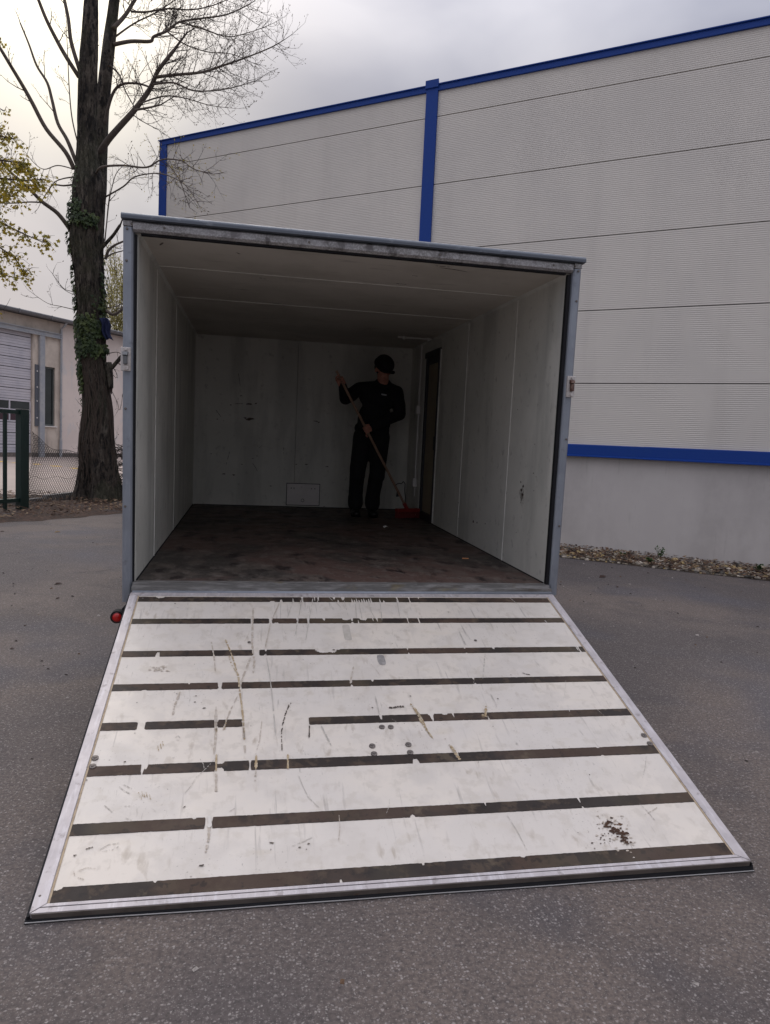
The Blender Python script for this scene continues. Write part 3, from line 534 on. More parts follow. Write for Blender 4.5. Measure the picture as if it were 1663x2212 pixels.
# bolts
def bolt_mesh():
    b = MB(); b.tube([(0, 0, -.001), (0, 0, .0022), (0, 0, .0034)], [.0125, .0125, .0100], 20); b.tube([(0, 0, .0034), (0, 0, .0060)], [.0065, .0045], 12); return b.mesh('ramp_bolt', BOLT, False)
bm_ = bolt_mesh()
for x, y, s in ((205, 1637, 1), (200, 1655, 1), (1391, 1588, 1), (1404, 1606, 1), (825, 1570, .95), (844, 1570, .95), (804, 1611, 1), (808, 1628, 1), (882, 1608, 1), (886, 1625, 1), (538, 1387, .6), (1027, 1383, .6)):
    p = rp(x, y, .003); link('ramp_bolt', bm_, ramp, Matrix.Translation((p.x, p.y, .0021)) @ Matrix.Scale(s, 4))
for x, y in ((86, 1935), (308, 1278+14)): p = rp(x, y, .004); link('ramp_bolt', bm_, ramp, Matrix.Translation((p.x, p.y, .003)) @ Matrix.Scale(.35, 4))
# marks on the coating, as thin flakes and stains lying on it
def za(x, y): return 241.9+x*.374, 1166.3+y*.374
def zb(x, y): return 777.5+x*.4156, 1166.3+y*.4156
def zc(x, y): return x*.4675, 1511.8+y*.4675
MK = {'tan': [], 'brn': [], 'gry': [], 'drk': [], 'wht': []}
def mk(kind, f, P, w_, brk=.15, z=.0028): MK[kind].append(([rp(*f(*q), z) for q in P], w_, brk))
mk('tan', za, [(655, 575), (682, 640), (700, 690), (730, 790), (738, 880), (748, 950), (756, 1020), (765, 1155)], .010, .12)
mk('tan', za, [(670, 650), (690, 720), (722, 770)], .006, .3); mk('tan', za, [(600, 1030), (602, 1112)], .010, .15); mk('tan', za, [(660, 1035), (650, 1095)], .009, .2)
mk('brn', za, [(572, 580), (590, 680), (598, 780)], .008, .25); mk('gry', za, [(888, 655), (910, 780), (925, 900), (945, 1130)], .005, .1); mk('brn', za, [(815, 395), (808, 600), (822, 700), (815, 770)], .012, .15)
mk('drk', za, [(1040, 930), (1005, 990), (985, 1060), (978, 1110)], .005, .45); mk('brn', za, [(800, 680), (760, 780), (740, 840)], .010, .2); mk('brn', za, [(970, 355), (915, 480), (885, 620)], .007, .15)
for P in ([(1100, 335), (1075, 460), (1058, 550)], [(1160, 340), (1140, 450), (1118, 580)], [(1050, 340), (1012, 450)], [(1187, 330), (1187, 360)], [(1480, 360), (1500, 420), (1520, 455)], [(1405, 350), (1412, 455)], [(1340, 350), (1365, 440)], [(1545, 340), (1560, 465)], [(1290, 355), (1330, 400)], [(1425, 360), (1445, 460)], [(1642, 335), (1663, 450)]): mk('gry', za, P, .004, .1)
for P in ([(1100, 332), (1088, 358)], [(1160, 338), (1155, 360)], [(1075, 455), (1070, 492)], [(1140, 450), (1130, 492)], [(1545, 340), (1548, 362)], [(1250, 330), (1275, 350)]): mk('wht', za, P, .005, .05, .0032)
mk('brn', za, [(725, 900), (680, 990), (640, 1100)], .007, .25); mk('brn', za, [(395, 870), (360, 960), (350, 1010)], .010, .3); mk('brn', za, [(1395, 730), (1375, 830)], .010, .25); mk('gry', za, [(1520, 900), (1545, 1010)], .006, .2)
mk('tan', zb, [(262, 850), (300, 905), (318, 945), (345, 985), (380, 1032)], .010, .2); mk('tan', zb, [(285, 870), (325, 935), (365, 1020)], .007, .3); mk('tan', zb, [(300, 895), (322, 940)], .020, .1)
mk('tan', zb, [(470, 1068), (498, 1110), (520, 1143)], .018, .12); mk('brn', zb, [(440, 1030), (480, 1085)], .009, .3); mk('tan', zb, [(655, 862), (652, 925)], .018, .3); mk('tan', zb, [(640, 905), (640, 925)], .02, .3)
mk('drk', zb, [(145, 870), (170, 872), (200, 866), (230, 865)], .014, .1); mk('drk', zb, [(55, 872), (72, 870)], .008, .3); mk('gry', zb, [(515, 475), (535, 515), (550, 545)], .007, .15); mk('wht', zb, [(778, 300), (805, 322)], .005, .1, .0032); mk('gry', zb, [(800, 320), (850, 355), (905, 392)], .003, .3)
mk('drk', zb, [(845, 690), (862, 697), (885, 700)], .009, .2); mk('gry', zb, [(650, 590), (645, 650), (638, 720)], .005, .4); mk('gry', zb, [(805, 1045), (825, 1070)], .005, .3)
mk('wht', zb, [(960, 418), (972, 430)], .005, .1, .0032); mk('wht', zb, [(1120, 552), (1135, 575)], .007, .1, .0032); mk('wht', zb, [(1080, 858), (1092, 900)], .004, .2, .0032)
mk('gry', zc, [(1380, 350), (1400, 400), (1425, 450), (1475, 497)], .003, .05); mk('brn', zc, [(998, 30), (996, 170), (988, 250)], .013, .15); mk('tan', zc, [(1000, 250), (998, 330)], .011, .1); mk('brn', zc, [(998, 330), (998, 432)], .010, .15)
mk('tan', zc, [(1184, 255), (1182, 320)], .014, .25); mk('brn', zc, [(1182, 320), (1178, 375)], .008, .3); mk('tan', zc, [(1330, 250), (1330, 320)], .009, .2); mk('brn', zc, [(1210, 95), (1200, 180), (1180, 255)], .004, .2); mk('brn', zc, [(1120, 80), (1132, 245)], .010, .3)
mk('brn', zc, [(966, 570), (964, 640), (950, 705)], .010, .2); mk('wht', zc, [(966, 535), (970, 575), (964, 590)], .016, 0, .0034); mk('drk', zc, [(1335, 20), (1310, 100), (1300, 160), (1303, 235)], .005, .35)
mk('drk', zc, [(1430, 105), (1428, 175)], .007, .35); mk('gry', zc, [(1480, 110), (1500, 150), (1530, 210)], .008, .2)
mk('drk', zc, [(395, 690), (412, 684), (430, 680)], .006, .2); mk('drk', zc, [(845, 498), (858, 490)], .005, .2); mk('gry', zc, [(460, 692), (500, 668), (555, 660)], .003, .3); mk('gry', zc, [(470, 700), (520, 692), (550, 675)], .003, .3)
mk('brn', zc, [(340, 790), (345, 815), (395, 832)], .003, .4); mk('brn', zc, [(360, 790), (400, 775), (455, 780)], .003, .5)
for q in [(640, 440), (655, 435), (665, 445), (675, 440), (690, 450), (650, 455), (740, 215), (728, 225), (750, 205)]: mk('tan', zc, [(q[0], q[1]-14), (q[0]+5, q[1]+10)], .004, .4)
for P in ([(808, 175), (822, 165), (835, 178)], [(815, 185), (830, 185)], [(550, 400), (575, 420), (600, 432)], [(570, 390), (610, 410)], [(480, 485), (500, 500), (520, 520)], [(575, 490), (620, 490)], [(580, 545), (612, 558)], [(700, 500), (720, 515)], [(1060, 515), (1085, 500)], [(790, 270), (815, 262)]): mk('gry', zc, P, .0035, .3)
for k in range(22):      # faint random hairlines
    u, v = R3.uniform(.08, 2.2), R3.uniform(.1, 1.74); a = R3.gauss(math.pi/2, .45); l = R3.uniform(.03, .16)
    MK[R3.choice(('brn', 'gry', 'gry'))].append(([Vector((u, -v, .0025)), Vector((u+math.cos(a)*l*.5+.004, -v-math.sin(a)*l*.5, .0025)), Vector((u+math.cos(a)*l, -v-math.sin(a)*l, .0025))], R3.uniform(.0015, .003), .3))
for kk, m in (('tan', TAN), ('brn', BRN), ('gry', GRY), ('drk', DRK), ('wht', WMK)):
    b = MB()
    for P, w_, brk in MK[kk]: streak(b, [Vector(p) for p in P], w_, ez, R3, brk)
    if kk == 'drk':
        for (f, x, y, s) in ((zc, 1256, 660, .009), (zc, 932, 765, .009), (zc, 926, 766, .006), (zc, 345, 718, .006), (za, 143, 938, .004), (za, 485, 900, .006), (za, 478, 935, .006), (za, 533, 970, .006), (za, 180, 557, .004), (za, 364, 367, .005), (za, 1178, 638, .007), (za, 1278, 634, .009), (zb, 460, 374, .006), (zb, 262, 811, .006), (zb, 717, 825, .005), (zb, 168, 538, .005), (zc, 400, 370, .005), (zc, 318, 462, .004), (zc, 1385, 680, .006), (zc, 1425, 665, .006), (zc, 940, 38, .006), (zc, 632, 12, .005), (zc, 577, 285, .006)): splat(b, rp(*f(x, y), .0029), ex, ey, s, R3)
        for i in range(26): splat(b, Vector((R3.uniform(.07, 2.24), -R3.uniform(.1, 1.74), .0026)), ex, ey, R3.uniform(.0015, .004), R3)
    tag(b.build({'tan': 'tan_scuffs', 'brn': 'brown_streaks', 'gry': 'grey_scratches', 'drk': 'dark_marks', 'wht': 'white_drips'}[kk], m, ramp), kind='stuff')
c0 = rp(1335, 1795); b = MB()
for k in range(70): splat(b, Vector((c0.x+R3.gauss(-.012, .03), c0.y+R3.gauss(0, .05), .0023+k*.000004)), ex, ey, R3.uniform(.002, .008), R3)
tag(b.build('rust_halo', BRN, ramp), kind='stuff'); b = MB()
for k in range(46):
    q = Vector((c0.x+R3.gauss(0, .013), c0.y+R3.gauss(0, .030), .0027+k*.00001)); q.x += (c0.y-q.y)*.25; splat(b, q, ex, ey, R3.uniform(.002, .014), R3)
for k in range(24): splat(b, Vector((c0.x-.06+R3.gauss(0, .03), c0.y-.02+R3.gauss(0, .03), .0026+k*.00001)), ex, ey, R3.uniform(.0015, .006), R3)
tag(b.build('rust_stain', RUST, ramp), kind='stuff')
# ghost of a removed sticker and a grey smudge: film on the coating
FILM = mat('grey_film', (.43, .395, .34), .6, layers=((25, 5, .4, .65, (.52, .48, .43), .9),))
def patch(x0, y0, x1, y1, rnd, m, name):
    a = rp(x0, y0, .0008); c = rp(x1, y1, .0008); pts = []
    for i in range(28):
        t = 2*math.pi*i/28; e = rnd; cc, ss = math.cos(t), math.sin(t); px = abs(cc)**e*(1 if cc > 0 else -1); py = abs(ss)**e*(1 if ss > 0 else -1)
        pts.append(Vector(((a.x+c.x)/2+px*(c.x-a.x)/2*(1+.04*R3.uniform(-1, 1)), (a.y+c.y)/2+py*(c.y-a.y)/2*(1+.04*R3.uniform(-1, 1)), .0012)))
    b = MB(); b.add(pts, [tuple(range(28))]); b.build(name, m, ramp)
patch(*za(1327, 492), *za(1388, 578), .25, FILM, 'sticker_residue')
patch(*za(1526, 664), *za(1586, 722), .55, mat('grey_smudge', (.22, .21, .20), .6, layers=((30, 5, .4, .65, (.36, .34, .32), .8),)), 'grey_smudge')
b = MB()
for k in range(30): x, y = za(R3.uniform(215, 325), R3.uniform(728, 758)); splat(b, rp(x, y, .0022+k*.00001), ex, ey, R3.uniform(.003, .009), R3)
tag(b.build('tan_smudges', BRN, ramp), kind='stuff')

# ------------------------------------------------------------------ things in the trailer
SCR = mat('white_scrap', (.75, .74, .72), .7)
def small(name, m, build, p, label, cat, mt, rz=0, group=None):
    b = MB(); build(b); o = b.build(name, mt, m=TM @ Matrix.Translation(p) @ Matrix.Rotation(rz, 4, 'Z')); tag(o, label, cat, group); return o
q = tl(833, 1140, 2, .001); small('paper_scrap', None, lambda b: b.add([(-.022, -.016, .001), (.0, -.02, .014), (.025, -.012, .002), (.022, .014, .010), (-.002, .016, .003), (-.024, .012, .012), (0, 0, .02)], [(0, 1, 6), (1, 2, 6), (2, 3, 6), (3, 4, 6), (4, 5, 6), (5, 0, 6), (0, 5, 4, 3, 2, 1)]), q, 'white crumpled paper scrap on the dark trailer floor before the sweeper', 'paper scrap', SCR, .2)
q = tl(1005, 1207, 2, .001); small('wood_stick', None, lambda b: b.prism([(-.005, 0), (.005, 0), (.004, .006), (-.004, .006)], lambda y, z, t: (t, y, z), -.022, .022), q, 'short orange-brown wood stick on the trailer floor near the right wall', 'stick', mat('orange_wood', (.55, .24, .10), .7), -.1)
# cable with plug on the back wall
p0 = tl(820+58, 1040, 1, LY-.02)
def z5(x, y, yl): return tl(673.8+x*.2182, 734.3+y*.2182, 1, yl)
P = [z5(x, y, LY-.02) for x, y in ((850, 1520), (838, 1490), (825, 1460), (835, 1430), (862, 1418), (885, 1425), (905, 1400), (922, 1425), (918, 1490), (925, 1560), (920, 1640))]
b = MB(); b.tube([TM @ v for v in lerp_path(P, 40)], .0045, 6); co = b.build('power_cable', mat('cable_black', (.012, .012, .012), .6)); tag(co, 'black cable with a plug looped on the trailer back wall beside the worker', 'cable')
b = MB(); q = TM @ z5(848, 1520, LY-.03); b.tube([q+Vector((0, 0, .02)), q-Vector((0, 0, .035))], [.012, .016], 8); b.build('plug', DARKM, co)

# person sweeping
PB = Vector((.60, 3.28, 0)); per = tag(empty('person', TM @ Matrix.Translation(PB)), 'man in dark cap and work clothes sweeping the trailer floor, head bowed', 'person')
SKIN = mat('skin', (.46, .21, .15), .55, layers=((20, 4, .45, .65, (.38, .16, .11), .6),))
CLOTH = mat('dark_work_jacket', (.0065, .0068, .010), .9, bump=((25, .5, .01),)); TROU = mat('dark_trousers', (.0055, .0055, .007), .9, bump=((20, .5, .01),))
CAP = mat('black_cap', (.006, .006, .007), .85); SHOE = mat('black_shoe', (.007, .006, .006), .5)
def J(x, y, z): return Vector((x, y, z))-PB
j = dict(neck=J(.715, 3.27, 1.335), head=J(.708, 3.225, 1.470), shL=J(.475, 3.29, 1.285), shR=J(.865, 3.29, 1.275), elL=J(.325, 3.12, 1.155), haL=J(.246, 2.955, 1.300), elR=J(.900, 3.26, 1.035), haR=J(.575, 3.035, .895),
         chest=J(.675, 3.29, 1.18), waist=J(.650, 3.31, .97), pelv=J(.630, 3.31, .84), hiL=J(.545, 3.31, .80), hiR=J(.715, 3.31, .80), knL=J(.492, 3.25, .455), knR=J(.690, 3.23, .46), anL=J(.493, 3.32, .085), anR=J(.665, 3.30, .085))
BT, BB = J(.205, 2.935, 1.40), J(1.012, 3.19, .075); HD = (BB-BT).normalized()
def on_handle(p): return BT+HD*((p-BT).dot(HD))
def grip(b, c, side, up_dir):
    """palm and five fingers curled round the handle; side = from the handle towards the palm"""
    s = side.normalized(); s = (s-HD*s.dot(HD)).normalized(); t = HD.cross(s)
    pal = c+s*.030
    for a in (-.028, -.009, .010, .028): b.limb(pal+HD*a-t*.030, pal+HD*a+t*.020, .0125, .014, 10)
    for i, (a, ln) in enumerate(((-.030, 1.0), (-.010, 1.12), (.010, 1.05), (.029, .85))):
        P = []
        for k in range(6):
            q = k/5*math.radians(205)*ln; r = .026; P.append(c+HD*a*1.02+(s*math.cos(q)+t*math.sin(q))*r*(1 if k else 1.1))
        for k in range(5): b.limb(P[k], P[k+1], .0092-.0006*k, .0086-.0006*k, 8)
    P = [pal-t*.022-HD*.022*up_dir, c-t*.034-HD*.044*up_dir+s*.010, c-t*.030-HD*.060*up_dir-s*.012, c-t*.008-HD*.066*up_dir-s*.024]
    for k in range(3): b.limb(P[k], P[k+1], .0125-.001*k, .0115-.001*k, 8)
    return pal
def remesh(o, vox, it=6):
    r = o.modifiers.new('remesh', 'REMESH'); r.mode = 'VOXEL'; r.voxel_size = vox; r.use_smooth_shade = True
    s = o.modifiers.new('smooth', 'SMOOTH'); s.factor = .5; s.iterations = it
b = MB()
hr = Matrix.Rotation(math.radians(22), 3, 'Z') @ Matrix.Rotation(math.radians(38), 3, 'X')   # head bowed towards the broom
def hd(x, y, z): return j['head']+hr @ Vector((x, y, z))
b.ball(hd(0, .012, .015), (.074, .093, .098), 20, 14, hr); b.ball(hd(0, -.030, -.050), (.056, .060, .068), 16, 12, hr)
b.limb(hd(0, -.088, -.005), hd(0, -.106, -.040), .009, .014, 10); b.limb(hd(-.020, -.080, -.085), hd(.020, -.080, -.085), .013, .013, 10)      # nose, mouth ridge
b.limb(hd(-.018, -.074, -.106), hd(.018, -.074, -.106), .016, .016, 10)
for s in (-1, 1): b.ball(hd(s*.076, .008, -.020), (.010, .020, .032), 10, 8, hr); b.ball(hd(s*.030, -.078, -.002), (.014, .010, .009), 10, 8, hr); b.limb(hd(s*.016, -.084, .018), hd(s*.048, -.074, .018), .008, .007, 8)
b.limb(j['neck']+Vector((0, .01, -.03)), j['head']+Vector((0, .02, -.03)), .060, .056)
b.ball(j['chest'], (.150, .09, .12)); b.ball(j['waist'], (.14, .095, .15)); b.ball(j['pelv'], (.155, .10, .11))
for s in 'LR':
    b.limb(j['sh'+s]+Vector((.012 if s == 'L' else -.012, 0, -.035)), j['el'+s], .042, .036); palm = on_handle(j['ha'+s]) ; b.limb(j['el'+s], palm+(j['el'+s]-palm).normalized()*.05, .040, .026); b.limb(j['hi'+s], j['kn'+s], .085, .056); b.limb(j['kn'+s], j['an'+s]+Vector((0, 0, -.02)), .052, .034); b.limb(j['an'+s]+Vector((0, 0, -.03)), j['an'+s]+Vector((-.01, -.14, -.050)), .026, .020)
b.limb(j['shL']+Vector((.015, 0, -.035)), j['chest'], .042, .08); b.limb(j['shR']+Vector((-.015, 0, -.035)), j['chest'], .042, .08)
cL, cR = on_handle(j['haL']), on_handle(j['haR'])
grip(b, cL, (j['elL']-cL), 1); grip(b, cR, (j['elR']-cR), -1)
o = b.build('body', SKIN, per, smooth=True); remesh(o, .0055, 3)
b = MB()          # jacket
tilt = Matrix.Rotation(math.radians(4), 3, 'Y')
b.ball(j['chest']+Vector((0, 0, .02)), (.196, .130, .150), 22, 14, tilt); b.ball(j['waist'], (.172, .125, .20), 22, 14, tilt); b.ball(j['pelv']+Vector((0, 0, .03)), (.180, .128, .10), 22, 12, tilt)
b.limb(j['shL']+Vector((.01, 0, -.012)), j['neck']+Vector((-.03, .01, -.030)), .060, .055); b.limb(j['shR']+Vector((-.01, 0, -.015)), j['neck']+Vector((.03, .01, -.030)), .060, .055)
b.limb(j['neck']+Vector((-.03, .02, -.01)), j['neck']+Vector((.03, .02, -.01)), .058, .058)
b.limb(j['shL']+Vector((.01, 0, -.03)), j['chest'], .062, .11); b.limb(j['shR']+Vector((-.01, 0, -.03)), j['chest'], .062, .11)
for s, e in (('L', .045), ('R', .055)):
    pc = cL if s == 'L' else cR; hnd = pc+(j['el'+s]-pc).normalized()*e*1.3; m1 = j['sh'+s].lerp(j['el'+s], .55)+Vector((0, .0, -.012))
    b.limb(j['sh'+s]+Vector((0, 0, -.022)), m1, .066, .066); b.limb(m1, j['el'+s], .070, .060); b.limb(j['el'+s], hnd, .060, .040)
for k in range(9):
    z_ = k*.045; b.limb(j['waist']+Vector((-.12+.02*math.sin(k*2.1), -.085, .16-z_)), j['waist']+Vector((.12, -.075+.012*math.sin(k*1.7), .13-z_+.03*math.sin(k))), .030, .022, 8)
o = b.build('jacket', CLOTH, per, smooth=True); remesh(o, .009, 3)
b = MB(); b.ball(j['pelv']+Vector((0, 0, -.03)), (.172, .122, .12), 20, 12)
for s, dx_ in (('L', -.012), ('R', .012)):
    b.limb(j['hi'+s], j['kn'+s], .103, .080); b.limb(j['kn'+s], j['an'+s]+Vector((0, 0, .10)), .078, .072); b.limb(j['an'+s]+Vector((0, 0, .10)), j['an'+s]+Vector((0, -.012, .035)), .076, .078); b.limb(j['an'+s]+Vector((0, -.03, .03)), j['an'+s]+Vector((0, -.05, .02)), .052, .046)
    b.limb(j['kn'+s]+Vector((0, -.01, .05)), j['kn'+s]+Vector((0, -.012, -.05)), .08, .078)
o = b.build('trousers', TROU, per, smooth=True); remesh(o, .010, 4)
for s in 'LR':
    a = j['an'+s]; b = MB(); b.limb(Vector((a.x, a.y+.035, .050)), Vector((a.x-.008, a.y-.12, .040)), .044, .040); b.ball(Vector((a.x-.01, a.y-.175, .036)), (.046, .06, .034)); b.limb(Vector((a.x, a.y+.02, .1)), Vector((a.x, a.y+.01, .05)), .05, .048)
    o = b.build('shoe', SHOE, per, smooth=True); remesh(o, .007, 4)
    MB().prism([(.048*math.cos(t)*(1 if math.sin(t) < 0 else .88)+a.x-.004, .135*math.sin(t)+a.y-.07) for t in [i*math.pi/10 for i in range(20)]], lambda x, y, t: (x, y, t), .001, .014).build('sole', RUB, o)
b = MB(); b.ball(hd(0, .016, .048), (.092, .110, .084), 22, 14, hr); b.ball(hd(.0, .03, .030), (.096, .106, .062), 22, 12, hr)
o = b.build('cap', CAP, per, smooth=True)
bp = MB(); n = 14; top = [(.088*math.sin(t), -.060-.070*math.cos(t)*1.0) for t in [(-.5+i/n)*math.pi for i in range(n+1)]]
bp.prism([(x, y) for x, y in top], lambda x, y, t: hd(x, y+.004, .036-abs(x)*.18+t), -.003, .003); bp.build('cap_brim', CAP, o)
b = MB(); b.ball(hd(0, .03, -.012), (.079, .088, .07), 16, 10, hr); b.build('hair', mat('dark_hair', (.012, .009, .007), .8, bump=((90, .6, .004),)), per, smooth=True)
b = MB(); q = j['chest']+Vector((.035, -.129, .035)); b.obox(q, (1, 0, -.12), (0, 1, .1), (0, 0, 1), .026, .003, .007); b.build('chest_badge', mat('reflective_badge', (.30, .31, .33), .4), per)
b = MB(); q = j['shR']+Vector((.045, -.055, -.085)); b.obox(q, (1, .6, -.1), (-.6, 1, 0), (0, 0, 1), .020, .004, .006); b.build('sleeve_badge', mat('sleeve_badge', (.22, .23, .25), .5), per)
# broom held by the person
br = tag(empty('broom', TM @ Matrix.Translation(PB)), 'red push broom with a long wooden handle held by the sweeping man', 'broom')
MB().tube(lerp_path([BT, BB], 12), .0125, 12).build('handle', mat('broom_wood', (.30, .19, .13), .7, layers=((20, 5, .4, .7, (.22, .13, .09), .7),)), br, smooth=True)
RED = mat('broom_red', (.24, .018, .014), .6); hx = Vector((.93, .36, 0)).normalized(); hy = Vector((-.36, .93, 0)).normalized(); c = Vector((BB.x+.0, BB.y, .078))
MB().obox(c, hx, hy, ez, .135, .030, .017).build('broom_head', RED, br, bevel=.006)
MB().tube([BB-HD*.09, BB], [.017, .021], 12).build('socket', RED, br)
b = MB(); Rb = random.Random(2)
for i in range(26):
    for k in range(5):
        q = c+hx*(-.128+i*.0102)+hy*(-.022+k*.011)-ez*.016; e = Vector((q.x, q.y, .001))+hx*Rb.uniform(-.008, .008)+hy*(k-2)*.006; b.tube([q, e], [.003, .0042], 4)
tag(b.build('bristles', mat('bristle_red', (.15, .012, .010), .8), br), kind='stuff')

# ------------------------------------------------------------------ neighbouring hall on the left
LA = Vector((*near(-12.448, 34.049), 0)); LD = Vector((.546, .838, 0)).normalized(); lang = math.atan2(LD.y, LD.x)
LM = Matrix.Translation(LA) @ Matrix.Rotation(lang, 4, 'Z') @ Matrix.Scale(K_, 4)     # x along the wall (away), y into the building
hall = tag(empty('industrial_hall', LM), 'low beige rendered hall with grey roller door, gutter and tall dark window', 'building')
PLA = mat('beige_render', (.62, .54, .46), .9, layers=((.8, 5, .45, .6, (.48, .41, .35), .8), (3, 6, .54, .66, (.30, .26, .23), .6, (1, 1, .2)), (9, 5, .6, .75, (.7, .62, .55), .5)))
PLB = mat('pinkish_render', (.76, .66, .60), .9, layers=((.5, 5, .45, .6, (.68, .59, .54), .8), (2.5, 6, .58, .70, (.52, .47, .44), .5), (1.5, 5, .56, .64, (.60, .58, .57), .6, (1, 1, .5))))
SGR = mat('blue_grey_steel', (.33, .345, .375), .7, .0, layers=((3, 5, .46, .6, (.42, .42, .42), .7), (8, 5, .6, .7, (.14, .13, .13), .5)))
DPN = mat('door_panel_grey', (.56, .54, .58), .6, layers=((1.2, 4, .44, .6, (.47, .46, .51), .8), (.8, 4, .5, .7, (.6, .56, .58), .5)))
GUT = mat('gutter_zinc', (.20, .20, .21), .5, .4, layers=((6, 5, .5, .7, (.10, .095, .09), .7),))
GLS = mat('dark_glass', (.018, .022, .021), .12, layers=((1, 4, .4, .7, (.04, .05, .045), .7),)); GLS2 = mat('tinted_pane', (.05, .02, .03), .15)
b = MB(); b.box(-12, 1.88-6.5, 0, .4, 0, 7.0); b.box(-4.6, 1.885, 0, .4, 6.34, 7.0); b.box(1.885, 2.50, 0, .4, 0, 7.0); b.box(2.50, 3.30, 0, .4, 0, 1.60); b.box(2.50, 3.30, 0, .4, 4.65, 7.0); b.box(3.30, 3.62, 0, .4, 0, 7.0); b.build('wall', PLA, hall)
b = MB(); b.box(3.622, 19, .0, .4, 0, 7.0); b.box(-12, -11.6, .4, 22, 0, 7); b.box(18.6, 19, .4, 22, 0, 7); b.build('wall', PLB, hall)
b = MB(); b.box(-12.3, 19.3, -.35, 22, 7.02, 7.20); b.build('roof', mat('felt_roof', (.09, .09, .095), .9), hall)
b = MB(); b.prism([(-.36, 7.02), (-.36, 7.15), (-.38, 7.17), (-.56, 7.17), (-.585, 7.13), (-.56, 7.04), (-.48, 6.99)], lambda y, z, t: (t, y, z), -12.3, 19.3); go = b.build('gutter', GUT, hall)
for x in [k*1.95-3.3 for k in range(9)]: MB().box(x, x+.04, -.59, -.34, 6.985, 7.18).build('gutter_bracket', GUT, go)
b = MB(); b.box(-6, 3.58, -.10, -.002, 6.16, 6.42); b.box(-6, 3.58, -.16, -.10, 6.16, 6.20); b.box(-6, 3.58, -.16, -.10, 6.38, 6.42); b.build('lintel_beam', SGR, hall)
b = MB(); b.box(2.23, 2.53, -.14, -.004, 0, 6.155); b.build('steel_column', SGR, hall)
b = MB(); b.box(2.01, 2.21, -.05, -.003, 1.58, 4.68); po = b.build('cover_strip', mat('dark_strip', (.10, .11, .13), .6), hall)
for z in (2.0, 2.85, 3.55, 4.35): MB().tube([(2.11, -.052, z), (2.11, -.075, z)], .035, 10).build('strip_bolt', PVC, po)
# sectional door
dz = [.0, .62, 1.20, 1.72, 2.28, 2.86, 3.40, 3.90, 4.41, 4.90, 5.41, 5.97, 6.32]
sd = empty('sectional_door', None, hall)
for i in range(12):
    z0, z1 = dz[i], dz[i+1]
    if i in (3, 4):
        b = MB(); b.box(-4.55, 1.86, .10, .16, z0+.01, z0+.09); b.box(-4.55, 1.86, .10, .16, z1-.10, z1-.01)
        for x in [1.80, .62-.035, -.60, -1.82, -3.0, -4.2]: b.box(x, x+.075, .10, .16, z0+.09, z1-.10)
        b.build('door_panel', DPN, sd)
        for x in [.66, -.53, -1.75, -2.93]: MB().box(x, x+1.14 if x > 0 else x+1.11, .13, .15, z0+.092, z1-.102).build('pane', GLS2 if i == 3 else GLS, sd)
    else:
        b = MB(); n = 4; hgt = (z1-z0-.03)/n
        for k in range(n): b.box(-4.55, 1.86, .10-.012*(k % 2), .16, z0+.015+k*hgt, z0+.015+(k+1)*hgt-.008)
        b.build('door_panel', DPN, sd)
MB().box(-4.55, 1.88, .165, .2, 0, 6.33).build('door_backing', DARKM, sd)
b = MB(); b.box(2.52, 3.28, .14, .16, 1.66, 4.62); wo = b.build('window', GLS, hall)
b = MB(); b.box(2.505, 2.56, .08, .14, 1.62, 4.64); b.box(3.235, 3.295, .08, .14, 1.62, 4.64); b.box(2.56, 3.235, .08, .14, 4.56, 4.64); b.box(2.56, 3.235, .08, .14, 1.62, 1.70); b.build('frame', mat('window_frame', (.10, .11, .105), .6), wo)
b = MB(); b.box(2.46, 3.36, -.10, .07, 1.56, 1.615); b.build('sill', PVC, wo)
b = MB(); b.tube([(3.60, -.46, 7.0), (3.60, -.30, 6.82), (3.60, -.10, 6.68), (3.60, -.10, .9)], .055, 12); b.tube([(3.60, -.10, .95), (3.60, -.10, .0)], .075, 12)
for z in (1.35, 3.0, 4.6, 6.2): b.tube([(3.60, -.10, z), (3.60, -.10, z+.05)], .07, 12)
b.build('downpipe', SGR, hall, smooth=False)
b = MB(); b.box(-12, 19, -.012, -.001, 0, .22); b.build('wall_foot', mat('dirty_foot', (.12, .10, .09), .95, layers=((5, 5, .4, .7, (.22, .19, .17), .8),)), hall)
# yellow marks painted on the yard
def ymark(u0, u1, vc, hpx, lab):
    a, c = ground(u0, vc), ground(u1, vc+.4); dd = (c-a).normalized(); nn = Vector((-dd.y, dd.x, 0)); h = .42
    b = MB(); pts = [a-nn*h, c-nn*h, c+nn*h, a+nn*h]; b.add([(p.x, p.y, .0085) for p in pts], [(0, 1, 2, 3)]); tag(b.build('road_marking', YEL), lab, kind='structure')
for i, (u0, u1, v) in enumerate(((-16, 13, 997), (30, 39, 999.5), (71, 88, 1003), (110, 131, 1007), (153, 174, 1012))): ymark(u0, u1, v, 3, 'yellow dash painted on the yard')

